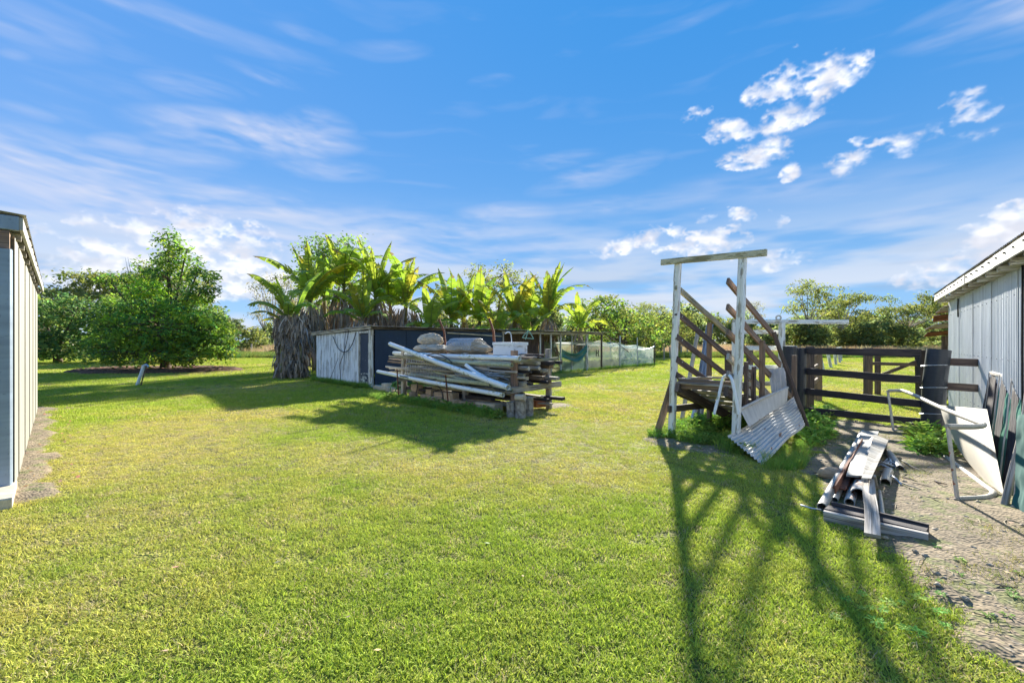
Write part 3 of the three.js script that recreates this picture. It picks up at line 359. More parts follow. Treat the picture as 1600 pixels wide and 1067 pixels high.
// ---------- sheds ----------
const corr = (pitch, amp) => u => amp * Math.cos(u / pitch * 6.28318);
function corrSheet(a, b, c, d, pitch, amp, o = {}) { const n = Math.max(8, Math.round(a.distanceTo(b) / pitch * (o.k ?? 8))), bend = o.bend; return sheet(a, b, c, d, n, o.nv ?? 1, (u, v, uu, vv) => corr(pitch, amp)(u) + (bend ? bend(uu, vv) : 0), o); }
const onL = (al, out, h) => LS.clone().addScaledVector(LD, al).addScaledVector(LN, out).setY(h);
{ // cream clad shed at the left edge
  const o = thing('metal_shed', 'cream corrugated metal shed with blue grey corner column at left edge', 'shed', LS);
  const add = (n, g, m, p = o) => part(n, rel(g, o), m, p);
  for (let i = 0; i < 11; i++) { const a = i * .735, b = Math.min(8.06, a + .75), h = 2.72 - .004 * i, out = .004 * (i % 2); add('wall_sheet', corrSheet(onL(a, out, .04), onL(b, out, .04), onL(b, out, h), onL(a, out, h), .15, .014, { k: 8 }), M.creamWall); }
  add('end_wall', beam(onL(8.03, -2.5, 1.36), onL(8.03, -.03, 1.36), .06, 2.68, { wob: 0 }), M.creamWall);
  const fr = (x, h) => onL(-.02, -x, h);   // along the front face, away from the corner
  add('front_wall', beam(fr(.30, 1.4), fr(5, 1.4), .05, 2.62, { wob: 0 }), M.blueSteel);
  const col = add('corner_column', beam(fr(.13, .10).addScaledVector(LD, -.05), fr(.13, 2.56).addScaledVector(LD, -.05), .12, .26, { up: LN, wob: 0 }), M.blueSteel);
  for (const h of [.72, 1.58, 2.18]) { const p = fr(.11, h).addScaledVector(LD, -.115); part('bolt', rel(tube([p, p.clone().addScaledVector(LD, -.035)], .016, { n: 8 }), o), M.dark, col); }
  add('timber_block', beam(fr(.02, 2.66), fr(.20, 2.66), .13, .20, { wob: .006 }), M.redWood);
  add('gable_fascia', beam(onL(-.07, .05, 2.84), onL(-.07, -5, 2.84), .05, .15, { wob: .002 }), M.blueSteel);
  add('eave_fascia', beam(onL(-.09, .065, 2.84), onL(8.3, .09, 2.84), .03, .13, { wob: .003, seg: 8 }), M.fascia);
  for (let i = 0; i < 12; i++) { const a = .25 + i * .70; add('rafter_tail', beam(onL(a, -.3, 2.76), onL(a, .05, 2.75), .07, .09), M.greyWood); const p = onL(a + .1, .085, 2.87); add('roof_screw', tube([p, p.clone().addScaledVector(LN, .02)], .012, { n: 6 }), M.dark); }
  for (let i = 0; i < 12; i++) { const a = -.1 + i * .705; add('roof_sheet', corrSheet(onL(a, .10, 2.925), onL(a + .72, .10, 2.925), onL(a + .72, -4.8, 3.3), onL(a, -4.8, 3.3), .15, .014, { k: 5 }), M.roofSheet); }
  const sl = add('floor_slab', beam(onL(-.30, -2.4, .05), onL(-.30, .03, .05), .8, .12, { wob: .004, ch: .1 }), M.concrete);
}
const onR = (al, out, h) => RS.clone().addScaledVector(RD, al).addScaledVector(RN, out).setY(h);
{ // grey white corrugated shed at the right edge
  const o = thing('metal_shed', 'pale grey corrugated iron shed with white eave flashing at right edge', 'shed', RS);
  const add = (n, g, m, p = o) => part(n, rel(g, o), m, p);
  for (let i = 0; i < 13; i++) { const a = i * .755, out = .006 * (i % 2); add('wall_sheet', corrSheet(onR(a, out, .02 + .02 * R()), onR(a + .77, out, .02), onR(a + .77, out, 2.52), onR(a, out, 2.52), .085, .0055, { k: 8 }), M.shedWall); }
  for (const h of [.5, 1.35, 2.2]) for (let i = 0; i < 24; i++) { const p = onR(.13 + i * .34, .006, h); add('wall_screw', tube([p, p.clone().addScaledVector(RN, .012)], .009, { n: 6 }), M.galv); }
  add('end_wall', beam(onR(.03, -3.5, 1.28), onR(.03, -.03, 1.28), .05, 2.46, { wob: 0 }), M.shedWall);
  for (let i = 0; i < 5; i++) { const a = -.18 + i * 2.1, q = .004 * (i % 2); const f = add('eave_flashing', beam(onR(a, .22 + q, 2.62), onR(a + 2.12, .22 + q, 2.62), .025, .15, { wob: .004 }), M.fascia); for (let k = 0; k < 5; k++) { const p = onR(a + .2 + k * .42, .23, 2.64); part('screw', rel(tube([p, p.clone().addScaledVector(RN, .022)], .011, { n: 6 }), o), M.dark, f); } }
  for (let i = 0; i < 14; i++) { const a = .1 + i * .66; add('rafter_tail', beam(onR(a, -.4, 2.56), onR(a, .19, 2.54), .08, .08), M.oldWhite); }
  for (let i = 0; i < 13; i++) { const a = -.2 + i * .755; add('roof_sheet', corrSheet(onR(a, .25, 2.715), onR(a + .77, .25, 2.715), onR(a + .77, -4, 3.0), onR(a, -4, 3.0), .085, .011, { k: 5 }), M.roofSheet); }
  for (const [a, h0, h1] of [[1.6, 2.1, 2.48], [6.4, .4, 2.52]]) add('downpipe_wire', tube([onR(a, .03, h0), onR(a + .01, .035, (h0 + h1) / 2), onR(a, .03, h1)], .012, { n: 6 }), M.dark);
  // tumbledown timber end behind the iron wall
  const t = thing('lean_to', 'tumbledown timber lean-to with rusty roof scraps behind the iron shed', 'lean-to', onR(-.2, -.4, 0));
  const ad = (n, g, m) => part(n, rel(g, t), m, t);
  for (let i = 0; i < 9; i++) { const a = -.25 - i * .26, h = 2.25 - i * .10 + rr(-.06, .06); ad('wall_board', beam(onR(a, -.25 + rr(-.02, .02), i > 1 && i < 4 ? 1.55 : .02), onR(a + rr(-.03, .03), -.25, h), .24, .025, { up: RN, wob: .008 }), M.greyWood); }
  for (let i = 0; i < 4; i++) { const a = -.2 - i * .62, h = 2.42 - i * .19; ad('roof_scrap', corrSheet(onR(a + .3, .05 + rr(-.05, .2), h), onR(a - .55, .1 + rr(-.05, .25), h - .12), onR(a - .5, -1.6, h + .1), onR(a + .3, -1.6, h + .15), .085, .012, { k: 5 }), i % 2 ? M.rust : M.roofSheet); }
  for (let i = 0; i < 4; i++) ad('rail', beam(onR(-.3 - i * .03, -.1, .3 + i * .33), onR(-.55, .1, .34 + i * .33 + rr(-.04, .04)), .05, .07), M.greyWood);
  ad('corner_post', beam(onR(-2.55, -.2, 0), onR(-2.55, -.2, 1.75), .12, .12), M.darkWood);
}
{ // the old low shed in the middle
  const o = thing('old_shed', 'low old shed with white plank end wall and dark navy front', 'shed', A0);
  const add = (n, g, m, p = o) => part(n, rel(g, o), m, p);
  const ridge = s => 2.06 + .035 * s;    // roof falls to the back
  let s = -.92; for (let i = 0; i < 13; i++) { const w = rr(.24, .31), s1 = s - w; if (s < -4.55) break; const e = Math.max(s1, -4.62), m = (s + e) / 2; add('wall_plank', beam(shedP(rr(-.012, .008), m, rr(.03, .09)), shedP(rr(-.012, .008), m + rr(-.012, .012), ridge(m) - .06), Math.abs(s - e) - rr(.003, .009), .022, { up: U, wob: .003 }), M.plank); s = s1; }
  add('wall_backing', beam(shedP(.06, -4.6, 1), shedP(.06, -.9, 1), .03, 1.85, { wob: 0 }), M.greyWood);
  const dp = add('door_panel', beam(shedP(.02, -.52, .50), shedP(.02, -.52, 1.87), .56, .03, { up: U, wob: .003 }), M.doorNavy); part('peeling_foot', rel(beam(shedP(.018, -.52, .03), shedP(.018, -.52, .50), .56, .03, { up: U, wob: .003 }), o), M.navyPeel, dp);
  add('door_jamb', beam(shedP(-.01, -.85, 0), shedP(-.01, -.85, 1.98), .07, .06, { up: U }), M.oldWhite);
  add('door_head', beam(shedP(-.02, -.82, 1.92), shedP(-.02, -.16, 1.93), .05, .08), M.oldWhite);
  add('corner_post', tube([shedP(.02, -.08, 0), shedP(.03, -.1, .7), shedP(.01, -.08, 1.4), shedP(.02, -.07, 2.0)], [.10, .092, .088, .085], { n: 12, wob: .06 }), M.oldWhite);
  add('roof_fascia', beam(shedP(-.07, -4.75, ridge(-4.75) + .02), shedP(-.07, .08, ridge(.08) + .03), .035, .13, { wob: .006 }), M.paleWood);
  for (let i = 0; i < 5; i++) add('front_panel', beam(shedP(.12 + i * 1.24, .01 + .004 * (i % 2), 1.02), shedP(.12 + (i + 1) * 1.24 - .012, .01, 1.02), .022, 1.96, { wob: .003 }), M.navy);
  add('front_rail', beam(shedP(3.2, .05, 1.94), shedP(6.2, .07, 1.83), .04, .05), M.paleWood);
  for (let i = 0; i < 9; i++) add('back_board', beam(shedP(6.36 + i * .46, -.85, .04), shedP(6.36 + i * .46 + rr(-.02, .02), -.85, 1.98), .44, .025, { up: W, wob: .004 }), M.brownWall);
  for (let i = 0; i < 10; i++) add('rear_board', beam(shedP(.25 + i * 1.05, -4.6, 1), shedP(1.28 + i * 1.05, -4.6, 1), .03, 1.75, { wob: .004 }), M.brownWall);
  for (const [t, r] of [[8.94, .10], [9.78, .11], [10.57, .09], [11.55, .06], [12.93, .16], [6.4, .07]]) add('front_post', tube([shedP(t, 0, 0), shedP(t + rr(-.03, .03), 0, 1.1), shedP(t, 0, 2.04)], [r * .55, r * .5, r * .5], { n: 9, wob: .08 }), M.oldWhite);
  add('front_beam', beam(shedP(6.3, -.02, 2.0), shedP(14.6, -.02, 2.02), .07, .10, { seg: 10 }), M.greyWood);
  for (let i = 0; i < 20; i++) { const t = -.12 + i * .752; add('roof_sheet', corrSheet(shedP(t, .22, 2.115 + .004 * (i % 2)), shedP(t + .77, .22, 2.115 + .004 * (i % 2)), shedP(t + .77, -4.8, 1.94), shedP(t, -4.8, 1.94), .076, .010, { k: 6 }), M.roofSheet); }
  for (let i = 0; i < 6; i++) add('roof_batten', beam(shedP(-.05, -.3 - i * .85, ridge(-.3 - i * .85) + .005), shedP(14.7, -.3 - i * .85, ridge(-.3 - i * .85) + .005), .06, .05, { seg: 3 }), M.greyWood);
  // ropes and hoses hung on the plank wall
  const hose = (pts, r, m, label) => solo('hanging_hose', tube(pts, r, { n: 6, sm: 24 }), m, label, 'hose');
  hose([shedP(-.09, -2.75, 1.78), shedP(-.1, -2.3, 1.35), shedP(-.1, -1.9, 1.22), shedP(-.1, -1.5, 1.28), shedP(-.1, -1.15, 1.55), shedP(-.09, -.92, 1.93)], .016, M.blackHose, 'black hose slung in a loop across the white plank wall');
  hose([shedP(-.1, -1.45, 2.02), shedP(-.1, -1.7, 1.4), shedP(-.1, -1.95, 1.02), shedP(-.1, -2.15, .72), shedP(-.1, -2.12, .45), shedP(-.1, -2.1, .02)], .014, M.blackHose, 'black hose dropping from the roof to the grass, plank wall');
  hose([shedP(-.1, -1.72, 1.98), shedP(-.1, -1.78, 1.3), shedP(-.1, -1.83, .55)], .011, M.greyRope, 'straight grey rope hanging down the middle of plank wall');
  hose([shedP(-.1, -2.3, .98), shedP(-.12, -2.6, .55), shedP(-.16, -2.95, .03)], .009, M.greyRope, 'thin grey rope stretched slanting to the ground by planks');
}
// ---------- netted fowl run at the end of the old shed ----------
const net = (c, o, tr = .6) => new THREE.MeshPhysicalMaterial({ color: c, roughness: .9, transmission: tr, thickness: 0, transparent: true, opacity: o, side: THREE.DoubleSide });
M.netPale = net(new THREE.Color(.60, .64, .54), .42); M.netGreen = net(new THREE.Color(.30, .46, .38), .5); M.cloth = net(new THREE.Color(.03, .17, .145), .94, .2); M.netBlue = net(new THREE.Color(.42, .58, .58), .40);
{
  const o = thing('fowl_run', 'netted fowl run of pale mesh on posts beside the old shed', 'fowl run', shedP(14, 0, 0));
  const add = (n, g, m, p = o) => part(n, rel(g, o), m, p);
  const tops = [[13.05, 1.72], [14.28, 1.66], [16.3, 1.52], [18.5, 1.38], [20.9, 1.16]], hAt = t => { for (let i = 0; i < 4; i++) if (t <= tops[i + 1][0]) { const k = (t - tops[i][0]) / (tops[i + 1][0] - tops[i][0]); return mix(tops[i][1], tops[i + 1][1], k) - .13 * Math.sin(k * Math.PI); } return 1.16; };
  for (let i = 0; i < 4; i++) {
    const t0 = tops[i][0], t1 = tops[i + 1][0], g = sheet(shedP(t0, 0, 0), shedP(t1, 0, 0), shedP(t1, 0, 1), shedP(t0, 0, 1), 26, 14, null), p = g.attributes.position;
    for (let k = 0; k < p.count; k++) { const u = (k % 27) / 26, v = Math.floor(k / 27) / 14, t = mix(t0, t1, u), bulge = .07 * (fbm2(t * 2.2, v * 3, 4) - .5) * 2 * Math.sin(Math.PI * Math.min(1, v * 1.2 + .1)), q = shedP(t, bulge, v * hAt(t) * (1 + .02 * Math.sin(t * 9))); p.setXYZ(k, q.x, q.y, q.z); }
    g.computeVertexNormals(); add('mesh_panel', g, i ? (i === 1 ? M.netPale : M.netBlue) : M.netPale);
    const tg = sheet(shedP(t0, 0, 0), shedP(t1, 0, 0), shedP(t1, -3.2, 0), shedP(t0, -3.2, 0), 20, 12, null), q2 = tg.attributes.position;
    for (let k = 0; k < q2.count; k++) { const u = (k % 21) / 20, v = Math.floor(k / 21) / 12, t = mix(t0, t1, u), q = shedP(t, -3.2 * v, mix(hAt(t), 1.55, v) - .16 * Math.sin(v * Math.PI) + .05 * (fbm2(t * 2, v * 5, 3) - .5)); q2.setXYZ(k, q.x, q.y, q.z); }
    tg.computeVertexNormals(); add('mesh_roof', tg, i > 1 ? M.netBlue : M.netPale);
  }
  add('mesh_panel', sheet(shedP(20.9, 0, 0), shedP(20.9, -3.2, 0), shedP(20.9, -3.2, 1.5), shedP(20.9, 0, 1.14), 12, 8, (u, v) => .05 * (fbm2(u * 2, v * 2, 3) - .5)), M.netPale);
  add('mesh_panel', sheet(shedP(13, -3.2, 0), shedP(20.9, -3.2, 0), shedP(20.9, -3.2, 1.5), shedP(13, -3.2, 1.6), 24, 8, (u, v) => .08 * (fbm2(u * 2, v * 2, 3) - .5)), M.netGreen);
  for (const [t, h, m, r] of [[14.28, 2.0, M.darkWood, .055], [16.3, 1.95, M.galv, .045], [18.5, 1.85, M.galv, .035], [20.9, 1.55, M.darkWood, .04]]) add('post', tube([shedP(t, .09, 0), shedP(t + rr(-.04, .04), .09, h)], r, { n: 8 }), m);
  for (const t of [13.4, 16.5, 20.8]) add('post', tube([shedP(t, -3.28, 0), shedP(t, -3.28, 1.75)], .04, { n: 8 }), M.greyWood);
  add('stay', tube([shedP(14.9, .06, 2.0), shedP(16.2, .1, 1.42), shedP(17.4, .1, .92)], .02, { n: 6 }), M.darkWood);
  add('stay', tube([shedP(14.6, .05, 2.0), shedP(15.7, .06, 1.36)], .014, { n: 6 }), M.paleWood);
  add('top_pipe', tube([shedP(18.5, .1, 1.06), shedP(19.8, .1, 1.10), shedP(20.9, .1, 1.26)], .03, { n: 8, sm: 10 }), M.pvc);
  const l = add('latch', beam(shedP(13.72, .1, .95), shedP(13.90, .1, .95), .02, .05, { wob: 0 }), M.dark); for (const t of [13.70, 13.92]) part('latch_bar', rel(beam(shedP(t, .11, .77), shedP(t, .11, 1.12), .02, .045, { wob: 0 }), o), M.dark, l);
  const c = solo('shade_cloth', (() => { const g = sheet(shedP(10.6, .06, 0), shedP(12.9, .06, 0), shedP(12.9, .06, 1), shedP(10.6, .06, 1), 30, 16, null), p = g.attributes.position; for (let k = 0; k < p.count; k++) { const u = (k % 31) / 30, v = Math.floor(k / 31) / 16, top = 1.22 + .22 * u - .42 * Math.sin(u * Math.PI) * (1 - .3 * u), bot = top - .42 + .05 * Math.sin(u * 7), q = shedP(mix(10.6, 12.9, u), .06 + .10 * Math.sin(v * 7 + u * 3) * Math.sin(u * 3.1), mix(bot, top, v)); p.setXYZ(k, q.x, q.y, q.z); } g.computeVertexNormals(); return g; })(), M.cloth, 'dark green shade cloth sagging between two old shed posts', 'shade cloth');
  solo('plastic_sheet', sheet(shedP(10.6, .02, .02), shedP(12.85, .02, .02), shedP(12.85, .02, .95), shedP(10.6, .02, .95), 20, 8, (u, v) => .05 * (fbm2(u * 3, v * 3, 3) - .5)), M.netGreen, 'pale green translucent sheet below the sagging shade cloth', 'sheet');
  solo('back_netting', sheet(shedP(10.7, -4.4, .02), shedP(13.2, -4.4, .02), shedP(13.2, -4.4, 1.8), shedP(10.7, -4.4, 1.8), 16, 8, (u, v) => .08 * (fbm2(u * 2, v * 2, 3) - .5)), M.netPale, 'white netting at the back of the open shed bay', 'netting');
  const r = rng(71), sp = []; for (let i = 0; i < 260; i++) { const p = shedP(mix(14.6, 20.7, r()), mix(-2.8, -.3, r()), 0); sp.push([p.x, p.z, mix(.9, 2.1, r()), new THREE.Color(mix(.12, .2, r()), mix(.18, .27, r()), .05), 0, 1]); } scatter('run_weeds', weedG, M.grass, sp, 'overgrown weeds inside the netted fowl run', 'weeds');
}

// ---------- trees ----------
// crown of small leaves in sprays; each spray hangs on a twig of the limb it belongs to
function makeTree(name, label, category, pos, spec, group) {
  const o = thing(name, label, category, pos, group), r = rng(spec.seed), b = new GB(), limbs = [];
  const tr = spec.trunk, base = V(0, -.05, 0), fork = V(tr.lean?.[0] ?? 0, tr.fork, tr.lean?.[1] ?? 0);
  limbs.push(tube([base, base.clone().lerp(fork, .5).add(V((r() - .5) * tr.r, 0, (r() - .5) * tr.r)), fork], [tr.r * 1.25, tr.r, tr.r * .8], { n: 8, wob: .15, r }));
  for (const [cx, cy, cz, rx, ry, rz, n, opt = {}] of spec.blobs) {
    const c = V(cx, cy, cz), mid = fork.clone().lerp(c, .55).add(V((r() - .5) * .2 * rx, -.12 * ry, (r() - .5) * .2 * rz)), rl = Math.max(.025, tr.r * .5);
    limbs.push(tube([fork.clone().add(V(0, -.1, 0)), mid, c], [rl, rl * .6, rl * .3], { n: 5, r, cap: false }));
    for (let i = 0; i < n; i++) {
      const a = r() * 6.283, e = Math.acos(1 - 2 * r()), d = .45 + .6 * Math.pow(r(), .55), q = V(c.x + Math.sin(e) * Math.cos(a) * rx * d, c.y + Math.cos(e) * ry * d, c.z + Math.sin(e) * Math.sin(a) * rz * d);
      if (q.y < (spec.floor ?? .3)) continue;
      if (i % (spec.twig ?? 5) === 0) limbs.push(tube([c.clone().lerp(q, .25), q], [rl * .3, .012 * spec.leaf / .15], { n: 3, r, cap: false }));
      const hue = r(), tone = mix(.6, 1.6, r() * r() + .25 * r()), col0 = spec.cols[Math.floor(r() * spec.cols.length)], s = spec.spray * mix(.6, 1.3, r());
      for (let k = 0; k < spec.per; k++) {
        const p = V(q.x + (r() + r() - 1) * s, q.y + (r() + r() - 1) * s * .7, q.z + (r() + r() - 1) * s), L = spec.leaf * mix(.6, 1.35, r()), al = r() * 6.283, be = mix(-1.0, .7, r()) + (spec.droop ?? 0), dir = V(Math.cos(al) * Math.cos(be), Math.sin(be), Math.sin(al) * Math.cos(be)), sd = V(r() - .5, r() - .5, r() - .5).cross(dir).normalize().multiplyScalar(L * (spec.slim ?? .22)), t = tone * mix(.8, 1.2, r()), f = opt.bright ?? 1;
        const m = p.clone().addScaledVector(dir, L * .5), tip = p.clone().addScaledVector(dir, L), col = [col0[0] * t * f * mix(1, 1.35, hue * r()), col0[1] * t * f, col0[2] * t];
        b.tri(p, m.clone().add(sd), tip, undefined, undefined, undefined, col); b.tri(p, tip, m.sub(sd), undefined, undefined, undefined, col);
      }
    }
  }
  part('trunk', merge(limbs), spec.bark ?? M.bark, o); part('crown', b.geo(), spec.mat ?? M.leaf, o);
  return o;
}
function cloneTree(src, label, pos, s, turn, sy = 1, group) { const c = src.clone(); c.userData = { ...src.userData, label }; if (group) c.userData.group = group; c.name = numbered(src.name.replace(/_\d{3}$/, '')); c.position.copy(pos); c.scale.set(s, s * sy, s); c.rotation.y = turn; scene.add(c); return c; }
const G = [[.17, .32, .04], [.22, .38, .04], [.14, .29, .06], [.28, .40, .04]], GD = [[.12, .25, .07], [.15, .29, .065], [.19, .32, .06], [.25, .35, .07]], GO = [[.26, .31, .06], [.22, .29, .07], [.30, .33, .07], [.18, .25, .06]], GG = [[.28, .30, .15], [.24, .28, .13], [.33, .33, .15]];
// the big fruit tree on the mulch bed
{
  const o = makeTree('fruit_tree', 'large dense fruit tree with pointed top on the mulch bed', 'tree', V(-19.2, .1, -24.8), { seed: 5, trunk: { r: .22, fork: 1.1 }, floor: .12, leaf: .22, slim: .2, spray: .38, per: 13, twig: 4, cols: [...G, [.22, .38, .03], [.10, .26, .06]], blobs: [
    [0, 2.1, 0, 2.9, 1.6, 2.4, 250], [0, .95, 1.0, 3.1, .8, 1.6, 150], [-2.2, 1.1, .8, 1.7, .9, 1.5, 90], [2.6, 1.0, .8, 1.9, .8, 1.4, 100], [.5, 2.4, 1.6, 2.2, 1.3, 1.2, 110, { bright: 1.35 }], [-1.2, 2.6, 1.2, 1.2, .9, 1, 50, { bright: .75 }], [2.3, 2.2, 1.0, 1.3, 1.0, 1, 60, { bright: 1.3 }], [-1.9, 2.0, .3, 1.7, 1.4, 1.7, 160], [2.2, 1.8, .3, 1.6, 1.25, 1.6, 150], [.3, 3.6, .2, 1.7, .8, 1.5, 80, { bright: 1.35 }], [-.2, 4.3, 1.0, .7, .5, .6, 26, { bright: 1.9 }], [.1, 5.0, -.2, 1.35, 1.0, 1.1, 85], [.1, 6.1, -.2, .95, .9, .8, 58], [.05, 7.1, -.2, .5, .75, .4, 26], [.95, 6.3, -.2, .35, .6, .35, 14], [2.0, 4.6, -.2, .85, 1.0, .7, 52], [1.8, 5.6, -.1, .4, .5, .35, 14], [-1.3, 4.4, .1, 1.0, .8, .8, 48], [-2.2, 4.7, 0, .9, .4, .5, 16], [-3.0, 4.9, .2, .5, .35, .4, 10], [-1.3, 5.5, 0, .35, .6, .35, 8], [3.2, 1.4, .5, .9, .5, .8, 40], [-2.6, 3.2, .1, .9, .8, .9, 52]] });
  const st = rng(8), tw = []; for (let i = 0; i < 16; i++) { const p = V(mix(-2.6, 1.4, st()), mix(4.0, 5.2, st()), mix(-.4, .5, st())); tw.push(tube([p, p.clone().add(V(mix(-.6, -.1, st()), mix(.5, 1.2, st()), 0))], [.018, .006], { n: 4, cap: false })); } part('bare_twigs', merge(tw), M.gumBark, o);
}
// dark rounded trees by the left shed
makeTree('orchard_tree', 'rounded dark green tree beside the far end of the cream shed', 'tree', V(-34.5, 0, -34), { seed: 15, trunk: { r: .25, fork: 1.2 }, floor: .35, leaf: .30, slim: .24, spray: .55, per: 11, twig: 8, cols: GD, blobs: [[0, 2.4, 0, 3.2, 2.1, 2.8, 260], [-1.5, 4.0, 0, 2.0, 1.3, 1.8, 110], [1.7, 3.7, .4, 1.9, 1.4, 1.8, 120], [.3, 1.4, 1.0, 3.0, 1.1, 2.2, 140]] });
makeTree('orchard_tree', 'broad dark green tree between cream shed and pointed fruit tree', 'tree', V(-29.5, 0, -36), { seed: 16, trunk: { r: .25, fork: 1.2 }, floor: .35, leaf: .30, slim: .24, spray: .55, per: 11, twig: 8, cols: [...GD, [.2, .3, .05]], blobs: [[0, 2.6, 0, 3.4, 2.2, 2.8, 280], [-1.6, 4.1, .2, 1.9, 1.2, 1.8, 110], [1.8, 3.9, 0, 2.0, 1.3, 1.8, 120], [.3, 1.3, 1.0, 3.2, 1.1, 2.2, 150]] });
makeTree('orchard_tree', 'dark low tree partly behind the pointed fruit tree', 'tree', V(-25.2, 0, -35), { seed: 17, trunk: { r: .22, fork: 1.0 }, floor: .35, leaf: .30, slim: .24, spray: .55, per: 11, twig: 8, cols: GD, blobs: [[0, 2.2, 0, 2.9, 1.9, 2.6, 230], [.9, 3.5, 0, 1.8, 1.1, 1.7, 90], [-1.2, 1.3, .9, 2.0, 1.0, 2, 100]] });
// gum trees: pale limbs carrying flat sprays
function gumSpec(seed, h, spread, n, dens, cols = GG, leaf = .5) { const r = rng(seed), bl = []; for (let i = 0; i < n; i++) { const a = r() * 6.283, d = spread * Math.sqrt(r()), y = h * mix(.58, .97, r()) - d * .18; bl.push([Math.cos(a) * d, y, Math.sin(a) * d, mix(.12, .22, r()) * h, mix(.055, .10, r()) * h, mix(.12, .2, r()) * h, Math.round(dens * mix(.7, 1.3, r()))]); } return { seed, trunk: { r: h * .018, fork: h * .36, lean: [(r() - .5) * h * .08, 0] }, floor: h * .3, leaf, slim: .2, spray: .062 * h, per: 9, twig: 4, droop: -.5, cols, blobs: bl, bark: M.gumBark, mat: M.gumLeaf }; }
const gumA = makeTree('gum_tree', 'tall open gum with bare white limbs right of the chute', 'tree', V(51, 0, -77), gumSpec(21, 12.2, 3.6, 11, 22, GO, .42));
const gumB = makeTree('gum_tree', 'wide spreading gum above the timber gate', 'tree', V(69, 0, -78), gumSpec(22, 10.8, 5.2, 16, 26, GO, .42));
const gumC = makeTree('gum_tree', 'leaning gum crown between the open gum and spreading gum', 'tree', V(60, 0, -82), gumSpec(23, 10.6, 4.2, 13, 26, GO, .42));
const gumD = makeTree('gum_tree', 'tall pale thin gum left of the banana clump', 'tree', V(-41, 0, -78), gumSpec(24, 13.6, 2.6, 10, 15, GG, .36));
cloneTree(gumD, 'second pale thin gum close behind the banana leaves', V(-36.5, 0, -80), .95, 2.1, .98);
cloneTree(gumB, 'round gum crown beside the tumbledown lean-to roof', V(80, 0, -80), 1.02, 2.4, .98);
cloneTree(gumC, 'bright green gum rising behind the lean-to at right', V(74, 0, -62), .98, 1.2, 1.0);
for (const [i, x, z, s, t] of [[0, -61, -62, 1.15, 1], [1, -54, -60, 1.12, 3], [2, -47, -62, 1.1, 4.4], [3, -50, -66, 1.1, .4]]) cloneTree([gumB, gumC, gumB, gumA][i], ['leftmost', 'second', 'third', 'tallest'][i] + ' olive gum crown showing above the dark trees at left', V(x, 0, z), s, t, 1, 'gums above the left trees');
// shrubby trees of the far wood
const shrub = makeTree('wood_tree', 'bushy tree at the edge of the wood beyond dry paddock', 'tree', V(20, 0, -112), { seed: 31, trunk: { r: .22, fork: 1.6 }, floor: .4, leaf: .62, slim: .3, spray: .9, per: 9, twig: 9, cols: [...GO, [.16, .24, .07]], blobs: [[0, 3.6, 0, 3.4, 2.6, 3, 80], [-1.5, 5.6, 0, 2.2, 1.7, 2, 42], [1.6, 5.2, .3, 2.3, 1.9, 2, 46], [0, 1.7, 1, 3.6, 1.4, 2.4, 50]] }, 'trees of the far wood');
const shrub2 = makeTree('wood_tree', 'bushy tree at the edge of the wood beyond dry paddock', 'tree', V(31, 0, -115), { seed: 32, trunk: { r: .2, fork: 2 }, floor: .4, leaf: .62, slim: .3, spray: .9, per: 9, twig: 9, cols: [[.24, .33, .11], [.29, .35, .11], [.2, .3, .1]], blobs: [[0, 4.2, 0, 2.6, 3.0, 2.4, 70], [-.8, 6.6, 0, 1.6, 1.8, 1.5, 36], [1.3, 5.2, .3, 1.9, 1.9, 1.8, 40], [0, 1.7, .6, 2.8, 1.4, 2.2, 44]] }, 'trees of the far wood');
{ const r = rng(44); for (let i = 0; i < 64; i++) { const D = mix(98, 135, r()), x = mix(-.55, 1.12, (i + r()) / 64) * D; cloneTree(i % 2 ? shrub : shrub2, 'bushy tree at the edge of the wood beyond dry paddock', V(x, 0, -D), mix(.75, 1.25, r()), r() * 6.28, mix(.8, 1.2, r()), 'trees of the far wood'); }
  for (let i = 0; i < 22; i++) { const D = mix(112, 140, r()), x = mix(-.9, 1.15, (i + r()) / 22) * D; cloneTree([gumA, gumB, gumC, gumD][i % 4], 'gum crown standing above the far wood', V(x, 0, -D), mix(.8, 1.05, r()), r() * 6.28, 1, 'gums of the far wood'); }
  for (let i = 0; i < 16; i++) { const D = mix(64, 74, r()), x = mix(.60, 1.16, (i + r()) / 16) * D; cloneTree(i % 2 ? shrub : shrub2, 'thick scrub tree below the gums behind the gate', V(x, 0, -D - 10), mix(.55, .85, r()), r() * 6.28, mix(.7, 1, r()), 'scrub below the gums'); }
  for (let i = 0; i < 14; i++) { const D = mix(62, 84, r()), x = mix(-1.1, -.55, (i + r()) / 14) * D; cloneTree(i % 2 ? shrub : shrub2, 'pale scrub tree behind the trees at left', V(x, 0, -D), mix(.5, .8, r()), r() * 6.28, mix(.7, 1, r()), 'scrub behind the left trees'); } }
